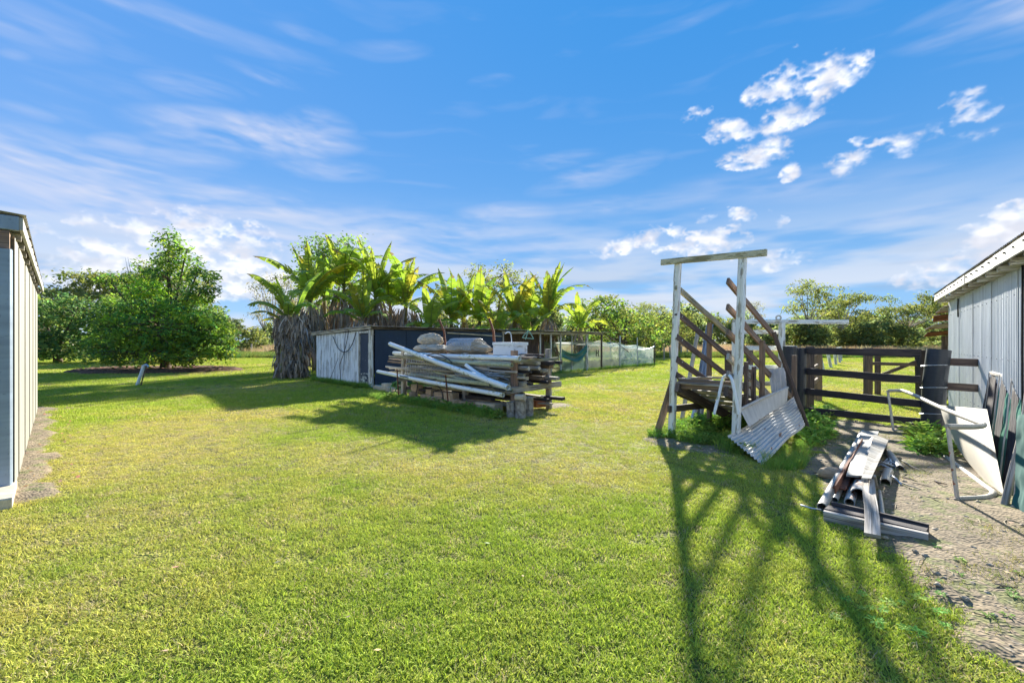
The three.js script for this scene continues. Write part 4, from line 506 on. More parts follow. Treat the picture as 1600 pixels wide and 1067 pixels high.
// trees behind the bananas and along the far lawn
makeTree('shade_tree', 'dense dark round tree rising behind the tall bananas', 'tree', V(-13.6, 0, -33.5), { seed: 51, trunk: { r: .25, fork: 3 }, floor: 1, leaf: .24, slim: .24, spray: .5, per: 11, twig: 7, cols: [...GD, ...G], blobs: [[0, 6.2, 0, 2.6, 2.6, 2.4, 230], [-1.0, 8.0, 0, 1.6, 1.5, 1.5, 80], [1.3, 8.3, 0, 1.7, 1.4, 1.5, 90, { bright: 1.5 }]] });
makeTree('shade_tree', 'olive bushy tree rising behind the middle bananas', 'tree', V(-1.2, 0, -36), { seed: 52, trunk: { r: .25, fork: 3 }, floor: 1, leaf: .22, slim: .2, spray: .5, per: 10, twig: 5, cols: GO, blobs: [[-1.2, 5.4, 0, 2.0, 2.1, 1.8, 120], [1.6, 5.6, 0, 2.2, 1.9, 1.8, 120], [-1.5, 6.8, 0, 1.0, 1.0, 1, 40], [.6, 7.0, 0, 1.2, .9, 1, 36]] });
makeTree('shade_tree', 'leafy mid green tree behind the shed end and fowl run', 'tree', V(9.4, 0, -38), { seed: 53, trunk: { r: .25, fork: 1.6 }, floor: .5, leaf: .26, slim: .24, spray: .5, per: 11, twig: 7, cols: [...G, ...GO], blobs: [[-2.4, 3.2, 0, 2.2, 2.2, 2, 170], [-1.6, 4.4, 0, 1.6, 1.1, 1.4, 70], [.3, 2.6, .2, 2.1, 2.2, 2, 160], [1.9, 2.0, .2, 1.6, 1.6, 1.6, 110]] });
makeTree('shade_tree', 'yellowish green small tree past the right end of the run', 'tree', V(13.6, 0, -45), { seed: 54, trunk: { r: .18, fork: 1.2 }, floor: .5, leaf: .26, slim: .24, spray: .5, per: 11, twig: 7, cols: [[.30, .37, .05], [.25, .34, .06], [.21, .31, .05]], blobs: [[0, 2.6, 0, 2.0, 2.0, 1.8, 150], [1.3, 2.2, .2, 1.4, 1.5, 1.4, 80], [-.5, 4.0, .2, 1.0, 1.0, 1, 40]] });
for (const [i, px, D] of [[0, 1034, 52], [1, 1062, 55]]) makeTree('paddock_tree', ['small round tree with bare trunk beside the chute post, left one', 'small round tree with bare trunk seen just past the chute post'][i], 'tree', V((px - CX) / F * D, 0, -D), { seed: 56 + i, trunk: { r: .13, fork: 2.0 }, floor: 1.2, leaf: .28, slim: .22, spray: .5, per: 10, twig: 4, cols: GO, blobs: [[0, 3.4, 0, 1.9, 1.5, 1.8, 120], [.8, 4.5, 0, 1.1, .9, 1, 34], [-.9, 4.3, 0, 1.0, .8, 1, 30]] }, 'small trees by the far lawn');

// ---------- bananas ----------
function bananaLeaf(seed, L, wid, e0, e1, torn) {   // springs from the origin toward +z
  const r = rng(seed), b = new GB(), n = 24, pts = [], tan = []; let p = V(0, 0, 0);
  for (let i = 0; i <= n; i++) { const t = i / n, e = mix(e0, e1, Math.pow(t, 1.5)), d = V(0, Math.sin(e), Math.cos(e)); pts.push(p.clone()); tan.push(d); p = p.clone().addScaledVector(d, L / n); }
  const hw = t => wid * .5 * Math.pow(Math.sin(Math.PI * clamp(.08 + .92 * t)), .55) * (t > .86 ? mix(1, .35, (t - .86) / .14) : 1), pet = .16;
  const base = [mix(.26, .40, r()), mix(.37, .46, r()), .04];
  for (const s of [-1, 1]) {
    let fold = mix(.2, .7, r()), keep = true;
    for (let i = Math.floor(n * pet); i < n; i++) {
      if (r() < torn) { fold = clamp(fold + (r() - .5) * 1.1, -.25, 1.35); keep = r() > .06 * torn * 3; } else fold = mix(fold, .45, .2);
      if (!keep) continue;
      const t0 = i / n, t1 = (i + 1) / n, gap = r() < torn ? .16 : 0, sw = .55 + .2 * r(), k = mix(.8, 1.25, r()), dead = t0 > .86 && r() < torn ? 1 : 0;
      const c = dead ? [.26, .20, .08] : [base[0] * k * mix(1, 1.3, r() * torn), base[1] * k, base[2] * k];
      const edge = (q, tg, t, f, fw) => q.clone().add(V(s * Math.cos(f) * hw(t) * fw, -Math.sin(f) * hw(t) * fw * Math.abs(tg.z) , Math.sin(f) * hw(t) * fw * tg.y * .5)).addScaledVector(tg, hw(t) * fw * .35);
      const a0 = pts[i], a1 = pts[i].clone().lerp(pts[i + 1], 1 - gap), m0 = edge(a0, tan[i], t0, fold * .6, sw), m1 = edge(a1, tan[i + 1], t1, fold * .6, sw), e0_ = edge(a0, tan[i], t0, fold, 1), e1_ = edge(a1, tan[i + 1], mix(t1, t0, gap), fold + (r() - .5) * .12 * torn, 1 - .12 * r() * torn);
      b.quad(a0, a1, m1, m0, undefined, c); b.quad(m0, m1, e1_, e0_, undefined, c);
    }
  }
  const g1 = b.geo(), rib = tube(pts, pts.map((_, i) => mix(.035, .006, i / n)), { n: 5, cap: false }), cc = new Float32Array(rib.attributes.position.count * 3); for (let i = 0; i < cc.length; i += 3) { cc[i] = .24; cc[i + 1] = .30; cc[i + 2] = .08; } rib.setAttribute('color', new THREE.BufferAttribute(cc, 3)); return merge([g1, rib]);
}
const LEAF = { up: [0, 1, 2].map(i => bananaLeaf(200 + i, 3.3, .80, 1.45, 1.0 - .25 * i, .36)), arch: [0, 1, 2, 3].map(i => bananaLeaf(210 + i, 3.5, .86, 1.25, .15 - .3 * i, .42)), low: [0, 1, 2].map(i => bananaLeaf(220 + i, 2.9, .82, .8, -1.0 - .2 * i, .45)), whole: [0, 1].map(i => bananaLeaf(230 + i, 2.2, .66, 1.0, -.7, .08)) };
M.pseudo = std({ map: rep(mkTex(256, (u, v) => { const n = .6 * pn(u * 5, v * 24, 5, 24, 143) + .4 * pn(u * 20, v * 60, 20, 60, 144), m = smooth(.5, .66, n); return [mix(140, 110, m), mix(136, 90, m), mix(84, 64, m)]; }), 1), roughness: .8 });
M.bananaYellow = leafy({ transmission: .5, color: new THREE.Color(2.1, 1.25, .6) });
function deadStrips(r, n, spot) { // grey dried leaves hanging down
  const b = new GB(); for (let i = 0; i < n; i++) { const [p, L, out] = spot(r), wd = mix(.015, .085, r() * r()), a = r() * 6.283, k = mix(.45, 1.45, r() * r()), warm = r(), c = [mix(.46, .56, warm) * k, mix(.40, .41, warm) * k, mix(.36, .27, warm) * k], sd = V(Math.cos(a) * wd, 0, Math.sin(a) * wd); let q = p, prev = null, wild = r() < .3 ? 1.6 : .35, dx = out.x + (r() - .5) * wild, dz = out.z + (r() - .5) * wild; for (let s = 0; s < 4; s++) { const nx = q.clone().add(V(dx * L * .25 * (1 - s * .3), -L * .25, dz * L * .25 * (1 - s * .3))).add(V((r() - .5) * .06, 0, (r() - .5) * .06)); if (nx.y < .02) nx.y = .02 + r() * .03; const w = [1, 1, .8, .35][s]; const l = q.clone().addScaledVector(sd, prev ?? .6), rg = q.clone().addScaledVector(sd, -(prev ?? .6)), l2 = nx.clone().addScaledVector(sd, w), r2 = nx.clone().addScaledVector(sd, -w); b.quad(l, rg, r2, l2, undefined, c); prev = w; q = nx; sd.applyAxisAngle(V(0, 1, 0), (r() - .5) * .8); } } return b.geo(); }
function banana(label, pos, hs, seed, spec = {}) {
  const o = thing('banana_plant', label, 'banana plant', pos, 'bananas behind the old shed'), r = rng(seed), lean = V((r() - .5) * .4, 0, (r() - .5) * .4), top = V(lean.x, hs, lean.z), sc = spec.s ?? 1;
  part('stem', tube([V(0, -.05, 0), V(lean.x * .4, hs * .5, lean.z * .4), top, top.clone().add(V(0, .35, 0))], [.17, .14, .10, .04], { n: 9, wob: .12, r }), M.pseudo, o);
  const put = (g, az, s, mat = M.banana) => { const m = part('leaf', g, mat, o); m.position.copy(top).add(V(0, (r() - .5) * .25, 0)); m.rotation.y = az; m.scale.setScalar(s * sc); return m; };
  let az = r() * 6.28; const next = () => az += 2.4 + (r() - .5) * .5;
  for (let i = 0; i < (spec.up ?? 2) + 1; i++) put(LEAF.up[Math.floor(r() * 3)], spec.upAz ? spec.upAz[i % spec.upAz.length] : next(), mix(.85, 1.1, r()));
  for (let i = 0; i < (spec.arch ?? 4) + (spec.arch ? 1 : 0); i++) put(LEAF.arch[Math.floor(r() * 4)], next(), mix(.85, 1.1, r()), spec.yellow && i === 0 ? M.bananaYellow : M.banana);
  for (let i = 0; i < (spec.low ?? 3); i++) put(LEAF.low[Math.floor(r() * 3)], next(), mix(.7, 1, r()));
  if (spec.dead) { const g = deadStrips(r, spec.dead, q => { const a = q() * 6.283, d = mix(.1, .42, q()) * (spec.wide ?? 1), y = hs * mix(spec.d0 ?? .35, 1.0, q()); return [V(lean.x * y / hs + Math.cos(a) * d, y, lean.z * y / hs + Math.sin(a) * d), mix(.5, 1.5, q()), V(Math.cos(a) * .35, 0, Math.sin(a) * .35)]; }); const m = part('dead_leaves', g, M.straw, o); m.userData.kind = 'stuff'; }
  return o;
}
const bp = (px, D) => V((px - CX) / F * D, 0, -D);
const bananas = [['tallest banana plant with torn leaves above white plank wall', 532, 25.2, 4.5, { up: 3, arch: 5, low: 3, dead: 420, wide: 1.6, s: 1.08 }], ['banana plant with yellowing leaf at the left of the clump', 492, 24, 3.5, { up: 2, arch: 5, low: 3, dead: 420, wide: 1.7, yellow: 1 }], ['tall banana plant right of the tallest one', 588, 25.6, 4.0, { up: 3, arch: 5, low: 3, dead: 420, wide: 1.7 }], ['banana plant whose long leaf reaches right over navy wall', 634, 26, 3.6, { up: 2, arch: 6, low: 3, dead: 420, wide: 1.7 }], ['low banana plant filling the gap behind the plank wall', 560, 23.6, 2.7, { up: 1, arch: 4, low: 4, dead: 520, wide: 1.9, s: .85 }],
  ['banana plant with one upright leaf above the rolled sacks', 704, 26.5, 2.8, { up: 2, arch: 4, low: 4, dead: 160, s: .95 }], ['banana plant behind the rusty rods and netting roll', 748, 27, 2.7, { up: 1, arch: 5, low: 4, dead: 220 }], ['banana plant behind the white foam box', 800, 27.5, 2.8, { up: 2, arch: 4, low: 4, dead: 200 }], ['banana plant with fan of upright leaves near the open bay', 858, 28, 3.1, { up: 5, upAz: [1.57, .5, -1.57, 2.4, 3.14], arch: 3, low: 4, dead: 180, s: 1.05 }], ['full banana plant above the door end of navy wall', 612, 27, 3.5, { up: 2, arch: 5, low: 3, dead: 200, wide: 1.5 }], ['leafy banana plant left of the tallest one', 508, 26, 4.0, { up: 3, arch: 4, low: 3, dead: 200, wide: 1.6 }], ['bushy banana plant between the two rusty rods', 724, 28.5, 3.0, { up: 2, arch: 5, low: 3, dead: 120 }], ['bushy banana plant right of the pale green ornament', 826, 29, 2.9, { up: 1, arch: 5, low: 3, dead: 100 }], ['last banana plant at the right of the row', 905, 29.5, 2.4, { up: 0, arch: 4, low: 4, dead: 80, s: .85 }], ['short banana plant low behind the shed roof middle', 668, 25, 2.2, { up: 0, arch: 3, low: 5, dead: 200, wide: 1.5, s: .8 }], ['short banana plant low behind the shed roof right', 775, 26, 1.9, { up: 0, arch: 4, low: 4, dead: 120, s: .8 }], ['short banana plant behind the brown back boards', 832, 26.8, 1.7, { up: 0, arch: 4, low: 3, dead: 60, s: .8 }]];
bananas.forEach(([l, px, D, h, s], i) => banana(l, bp(px, D), h, 300 + i * 7, s));
{ // the skirted clump at the shed's left corner
  const p = bp(457, 19.6), o = banana('banana clump with thick grey skirt of dead leaves at shed corner', p, 2.5, 411, { up: 0, arch: 0, low: 0 });
  const r = rng(412); for (let i = 0; i < 4; i++) { const a = i * 1.57 + .5, q = V(Math.cos(a) * .45, 0, Math.sin(a) * .4); part('stem', tube([q, V(q.x * 1.1, 1.2, q.z * 1.1), V(q.x * .9, 2.3 + .3 * r(), q.z)], [.15, .13, .09], { n: 8, wob: .1, r }), M.pseudo, o); }
  const m = part('dead_leaves', deadStrips(r, 3200, q => { const a = q() * 6.283, y = mix(.2, 2.75, Math.pow(q(), .7)), bul = .44 + .42 * fbm2(a * 1.6 + 3, y * 1.7, 3) - .10 * Math.max(0, y - 1.9), d = bul * mix(.72, 1.08, q()); return [V(Math.cos(a) * d * .95, y, Math.sin(a) * d * .8), mix(.22, .95, q() * q()), V(Math.cos(a) * mix(-.1, .35, q()), 0, Math.sin(a) * mix(-.1, .35, q()))]; }), M.straw, o); m.userData.kind = 'stuff';
  for (const [g, az, s, y] of [[LEAF.whole[0], -1.5, .95, 2.5], [LEAF.whole[1], -1.1, .8, 2.2], [LEAF.whole[0], .5, .75, 2.6], [LEAF.low[0], 1.2, .7, 2.7], [LEAF.arch[0], -1.75, .8, 2.6], [LEAF.arch[2], -2.2, .8, 2.7], [LEAF.whole[1], -1.9, .85, 1.9], [LEAF.up[0], -.8, .6, 2.6], [LEAF.whole[1], -1.6, .5, .8], [LEAF.arch[1], -.5, .75, 2.7]]) { const m = part('leaf', g, M.banana, o); m.position.set(-.1, y, .2); m.rotation.y = az; m.scale.setScalar(s); }
}

// ---------- woodpile ----------
const WP = 'stacked timber of the woodpile';
const one = (name, geo, mat, label, cat, group) => solo(name, geo, mat, label, cat, group);
const pin = (name, g, mat, label, cat, group) => { g.computeBoundingBox(); const c = g.boundingBox.getCenter(V(0, 0, 0)); c.y = g.boundingBox.min.y; g.translate(-c.x, -c.y, -c.z); const m = solo(name, g, mat, label, cat, group); m.position.copy(c); return m; };   // a one-mesh thing set on its own base
{
  const rk = thing('timber_rack', 'timber rack posts and beam holding up the woodpile', 'rack', shedP(-.1, 5, 0)); const ra = (n, g, m) => part(n, rel(g, rk), m, rk);
  for (const [t, s, h, w] of [[-.66, 7.32, 1.40, .13], [.52, 7.34, 1.42, .12], [-.66, 5.7, 1.32, .13], [.5, 5.0, 1.3, .12], [-.66, 3.0, 1.36, .13], [.5, 3.0, 1.36, .12]]) ra('post', beam(shedP(t, s, -.02), shedP(t + rr(-.02, .02), s, h), w, w, { up: W, wob: .008 }), s > 7 && t < 0 ? M.redWood : M.greyWood);
  for (const s of [7.44, 5.2, 3.2]) ra('bearer', beam(shedP(-1.0, s, .56), shedP(.85, s, .58), .06, .13, { wob: .006 }), M.greyWood);
  for (const s of [7.44, 5.2]) ra('upper_bearer', beam(shedP(-.8, s, 1.17), shedP(.75, s, 1.19), .05, .07, { wob: .006 }), M.mossWood);
  const r = rng(61), mats = [M.greyWood, M.greyWood, M.mossWood, M.darkWood, M.brownWood, M.paleWood, M.blackWood];
  for (let ly = 0; ly < 6; ly++) { let t = -.58 + r() * .05; while (t < .42) { const w = mix(.07, .2, r()), th = mix(.035, .09, r()), s1 = 7.38 + mix(-.45, .35, r()), L = mix(2.6, 4.8, r()), h = .665 + ly * .085 + r() * .015, rot = mix(-.08, .08, r()), rd = r() < .3;
    const p = shedP(t + w / 2 + rot, Math.max(2.3, s1 - L), h + mix(-.02, .02, r())), q = shedP(t + w / 2 - rot, s1, h + mix(-.02, .02, r()));
    const m = mats[Math.floor(r() * mats.length)]; pin(rd ? 'timber_pole' : 'timber_plank', rd ? tube([p, p.clone().lerp(q, .5), q], [th * .7, th * .8, th * .75], { n: 8, wob: .1, r }) : beam(p, q, w * .92, th, { wob: .008, r, seg: 5 }), m, rd ? 'weathered round pole lying lengthwise in the stacked woodpile' : 'weathered sawn plank lying lengthwise in the stacked woodpile', rd ? 'pole' : 'plank', rd ? 'poles in the woodpile' : 'planks in the woodpile'); t += w; } }
  for (let i = 0; i < 14; i++) { const t = mix(-.55, .45, r()), s1 = 7.5 + mix(-.4, .2, r()); pin('timber_plank', beam(shedP(t, s1 - mix(1.5, 3.5, r()), 1.235 + (i % 3) * .03), shedP(t + mix(-.08, .08, r()), s1, 1.235 + (i % 3) * .03), mix(.05, .12, r()), .03, { wob: .006, r, seg: 4 }), mats[Math.floor(r() * 7)], 'thin weathered batten laid on top of the woodpile', 'batten', 'battens on top of the woodpile'); }
  for (let i = 0; i < 70; i++) { const t = mix(-.66, .45, r()), s1 = mix(4.0, 7.6, Math.sqrt(r())) + mix(-.5, .3, r()), h = .06 + .1 * (i % 5) + .03 * r(); pin('timber_plank', beam(shedP(t, Math.max(2.3, s1 - mix(1, 3.2, r())), h), shedP(t + mix(-.15, .15, r()), s1, h + mix(-.03, .08, r())), mix(.06, .16, r()), mix(.03, .08, r()), { wob: .01, r, seg: 4 }), [M.darkWood, M.greyWood, M.blackWood, M.mossWood, M.greyWood][i % 5], 'dark plank pushed in under the woodpile bearers', 'plank', 'planks under the bearers'); }
  for (let i = 0; i < 34; i++) { const t = mix(-.92, -.62, r()), s1 = mix(4.4, 7.7, r()), h = mix(.55, 1.2, r()), m = [M.greyWood, M.mossWood, M.paleWood, M.greyWood, M.brownWood][i % 5]; pin('timber_stick', i % 2 ? beam(shedP(t, Math.max(2.2, s1 - mix(1.2, 3.4, r())), h + mix(-.1, .1, r())), shedP(t + mix(-.06, .06, r()), s1, h), mix(.03, .08, r()), mix(.02, .05, r()), { wob: .006, r, seg: 4 }) : tube([shedP(t, Math.max(2.2, s1 - mix(1.2, 3.2, r())), h + mix(-.12, .12, r())), shedP(t, s1 - .6, h), shedP(t + mix(-.05, .05, r()), s1, h)], mix(.015, .035, r()), { n: 7, wob: .1, r }), m, 'loose grey stick or batten along the woodpile face', 'stick', 'sticks on the woodpile face'); }
  // pipes laid along the front
  const pipe = (a, b, rad, m, label) => pin('plastic_pipe', tube([a, a.clone().lerp(b, .5).add(V(0, -.02, 0)), b], rad, { n: 14, hollow: .86 }), m, label, 'pipe');
  pipe(at(615, 552, 13.2), at(812, 560.5, 9.35), .052, M.pvc, 'white plastic pipe lying level along the top of woodpile');
  pipe(at(609, 538, 13.0), at(794, 606, 9.0), .06, M.pvc, 'thick white plastic pipe slanting down across the woodpile front');
  pipe(at(590, 581, 13.4), at(786, 618, 9.2), .05, M.pvc, 'lowest white plastic pipe slanting along the woodpile foot');
  pipe(at(640, 586, 12.4), at(766, 600.5, 9.6), .05, M.mossPipe, 'mossy pipe under the thick slanting white pipe');
  pipe(at(655, 575, 12.2), at(800, 611, 9.15), .03, M.mossPipe, 'thin mossy pipe beside the thick slanting white pipe');
  pipe(at(650, 560, 12), at(800, 571, 9.5), .045, M.mossPipe, 'mossy grey pipe just below the level white pipe');
  pipe(at(728, 571, 10.4), at(760, 592, 9.8), .045, M.pvc, 'short white pipe stub poking from the wire tangle');
  // wire mesh panel
  { const a = at(637, 552, 12.4), b = at(697, 568, 11.2), c = at(697, 590, 11.2), d = at(632, 590, 12.4), g = []; for (let i = 0; i <= 15; i++) g.push(tube([a.clone().lerp(b, i / 15), a.clone().lerp(b, i / 15).lerp(d.clone().lerp(c, i / 15), .5).add(V(0, 0, .05)), d.clone().lerp(c, i / 15)], .006, { n: 4 })); for (let i = 0; i <= 12; i++) g.push(tube([a.clone().lerp(d, i / 12), b.clone().lerp(c, i / 12)], .006, { n: 4 })); for (let i = 0; i < 12; i++) g.push(tube([a.clone().lerp(b, i / 15).lerp(d.clone().lerp(c, i / 15), 0), a.clone().lerp(b, (i + 3) / 15).lerp(d.clone().lerp(c, (i + 3) / 15), 1)], .006, { n: 4 })); pin('wire_mesh', merge(g), M.galv, 'grey wire mesh panel tucked behind the slanting white pipe', 'wire mesh'); }
  { const g = [], r2 = rng(66); for (let i = 0; i < 26; i++) { const s = mix(5.7, 7.0, r2()), t = -.78 - r2() * .12; g.push(tube([shedP(t, s - .4, mix(.72, 1.0, r2())), shedP(t - .06, s, mix(.72, .98, r2())), shedP(t, s + .45, mix(.7, .95, r2()))], .007, { n: 4, sm: 8 })); } pin('wire_tangle', merge(g), M.galv, 'tangle of loose grey wire on the woodpile face', 'wire'); }
  // sacks, netting roll and box on top
  const lump = (c, rx, ry, rz, seed, turn) => { const g = new THREE.SphereGeometry(1, 90, 60), p = g.attributes.position; for (let i = 0; i < p.count; i++) { const x = p.getX(i), y = p.getY(i), z = p.getZ(i), cr = Math.abs(fbm3(x * 3 + seed, y * 4, z * 2.2, 4) - .5), f = 1 + .5 * (fbm3(x * 1.4 + seed, y * 1.4, z * 1.4, 2) - .5) - .10 * smooth(.09, .0, cr) + .05 * (fbm3(x * 6 + seed, y * 9, z * 5, 3) - .5); p.setXYZ(i, x * rx * f, (y > 0 ? y : y * .55) * ry * f, z * rz * f); } g.rotateY(turn); g.computeVertexNormals(); g.translate(c.x, c.y, c.z); return g; };
  const dir = Math.atan2(W.x, W.z);
  pin('sack', lump(shedP(-.1, 3.55, 1.37), .34, .17, .75, 3, dir), M.sack, 'flattened grey brown sack lying on the woodpile', 'sack');
  pin('sack', lump(shedP(0, 3.4, 1.6), .26, .24, .48, 9, dir), M.sack, 'bulging grey brown sack heaped on the flat one', 'sack');
  pin('netting_roll', lump(shedP(-.1, 5.1, 1.40), .27, .22, .85, 15, dir), M.sack, 'long roll of grey fabric beside the foam box', 'roll');
  { const g = []; for (let k = 0; k < 34; k++) { const s = 4.55 + k * .03; g.push(tube(Array.from({ length: 14 }, (_, i) => { const a = -.3 + i / 13 * 3.7; return shedP(-.1 + Math.cos(a) * .29, s + .04 * (i % 2) - .1 * (k % 2) * .2, 1.44 + Math.sin(a) * .24); }), .008, { n: 4 })); } pin('chain_wire', merge(g), M.galv, 'grey chain wire wrapped over the fabric roll', 'chain wire'); }
  { const b = thing('foam_box', 'white foam box with lid on top of the woodpile', 'box', shedP(.02, 6.55, 1.26)); const bx = (w, h, l, y) => { const g = beam(V(0, y, -l / 2).applyAxisAngle(V(0, 1, 0), dir), V(0, y, l / 2).applyAxisAngle(V(0, 1, 0), dir), w, h, { wob: .002, ch: .06 }); return g; }; part('box_body', bx(.50, .25, .66, .125), M.foam, b); part('lid', bx(.53, .07, .69, .287), M.foam, b); }
  pin('wire_ornament', merge([[816, 528, 826, 516], [826, 516, 834, 530], [816, 528, 834, 530], [821, 531, 826, 516]].map(([a, b, c, d]) => tube([at(a, b, 10.6), at(c, d, 10.6)], .012, { n: 6 }))), std({ color: 0x7fa596, roughness: .7 }), 'small pale green wire frame on the foam box', 'frame');
  // blocks, bricks, logs, pickets at the foot
  const blk = (px, py, D, l, h, w, turn, m, label, g) => { const p = at(px, py, D); p.y = Math.max(0, p.y); const d = V(Math.cos(turn), 0, Math.sin(turn)).multiplyScalar(l / 2); return pin(m === M.brick ? 'brick' : 'concrete_block', beam(p.clone().sub(d).setY(p.y + h / 2), p.clone().add(d).setY(p.y + h / 2), w, h, { wob: .004, ch: .06 }), m, label, m === M.brick ? 'brick' : 'block', g); };
  const BG = 'blocks at the foot of the woodpile', bl = 'sandy concrete block standing at the foot of the woodpile';
  for (const [px, py, D, tn] of [[624, 621, 12.9, .2], [646, 624, 12.3, 1.2], [651, 612, 12.4, .9], [668, 628, 11.8, .5], [674, 620, 11.9, 1], [682, 632, 11.3, .3], [690, 625, 11.4, .7], [701, 638, 10.75, .4], [705, 626, 10.8, .8], [712, 637, 10.6, 1.2], [722, 640, 10.5, .6], [735, 641, 10.4, .3]]) blk(px, py, D, .36, .19, .19, tn, M.block, bl, BG);
  for (const [px, py, D, tn] of [[598, 612, 14.6, .1], [604, 606, 14.6, .5], [591, 613, 14.9, .3], [610, 614, 14.2, .6]]) blk(px, py, D, .3, .14, .16, tn, M.concrete, 'pale concrete lump on the ground before the navy wall', 'concrete lumps before the navy wall');
  blk(764, 644, 10.0, .62, .2, .25, .76, M.concrete, 'long pale stone block in the weeds below the woodpile'); blk(842, 636, 10.6, .3, .16, .2, -.6, M.brick, 'orange brick under the right end of the woodpile');
  for (const [px, py, D, r0, h, l] of [[798, 650, 9.45, .10, .34, 'leftmost of three cut logs standing before the woodpile'], [813, 650.5, 9.35, .115, .38, 'middle cut log with a pale offcut sitting on it'], [826, 647, 9.6, .10, .42, 'rightmost of three cut logs standing before the woodpile']]) { const p = at(px, py, D).setY(-.01); pin('cut_log', tube([p, p.clone().add(V(.01, h * .5, 0)), p.clone().add(V(0, h, 0))], [r0, r0 * .97, r0], { n: 14, wob: .08 }), M.logBark, l, 'log'); }
  pin('timber_offcut', tube([at(806, 622, 9.35), at(820, 621, 9.25)], .07, { n: 8, wob: .25 }), M.paleWood, 'pale split offcut lying on the middle cut log', 'offcut');
  for (const [a, b, l] of [[at(623, 626, 12.15), at(620, 577, 12.2), 'grey steel picket standing at the left of the woodpile'], [at(701, 640, 10.6), at(696, 586, 10.6), 'rusty steel picket standing at the middle of the woodpile']]) { a.y = 0; pin('steel_picket', merge([beam(a, b, .035, .012, { wob: 0 }), beam(a, b, .012, .03, { wob: 0 })]), M.rust, l, 'picket'); }
  for (const [a, b, l] of [[at(686, 500, 12.8), at(698, 536, 12.6), 'left rusty rod leaning up behind the sacks'], [at(764, 498, 11.4), at(774, 538, 11.3), 'right rusty rod leaning up behind the fabric roll']]) { pin('rusty_rod', tube([a, a.clone().lerp(b, .5).add(V(.03, 0, 0)), b.setY(1.2)], .03, { n: 7, wob: .2 }), M.rust, l, 'rod'); }
  pin('bent_rod', tube([at(800, 540, 10.9), at(797, 520, 10.9), at(793, 519, 10.9), at(789, 522, 10.9)], .014, { n: 6, sm: 12 }), M.galv, 'thin bent grey rod rising behind the foam box', 'rod');
  { const r3 = rng(67), hs = (pts, rad, m, l) => pin('garden_hose', tube(pts, rad, { n: 6, sm: 26 }), m, l, 'hose');
    hs([at(665, 556, 11.6), at(680, 553, 11.3), at(697, 559, 10.9), at(706, 567, 10.7)], .014, M.blackHose, 'black hose arching over the level white pipe');
    hs([at(640, 592, 12.1), at(652, 600, 11.9), at(650, 618, 11.9), at(662, 626, 11.6)], .012, M.blackHose, 'black hose looping down beside the left picket');
    hs([at(672, 598, 11.2), at(688, 608, 11), at(692, 630, 10.8), at(688, 640, 10.7)], .013, M.blackHose, 'black hose curling to the grass near rusty picket');
    hs([at(625, 588, 12.2), at(660, 594, 11.6), at(700, 592, 10.9), at(740, 600, 10.1), at(800, 612, 9.1)], .013, M.blackHose, 'long black hose running along the lowest pipes'); 
    hs([at(608, 620, 12.9), at(612, 602, 12.9), at(620, 597, 12.8), at(617, 612, 12.8), at(609, 621, 12.7)], .016, std({ color: 0x3d7a4c, roughness: .6 }), 'coiled green hose on the ground left of the blocks'); }
}

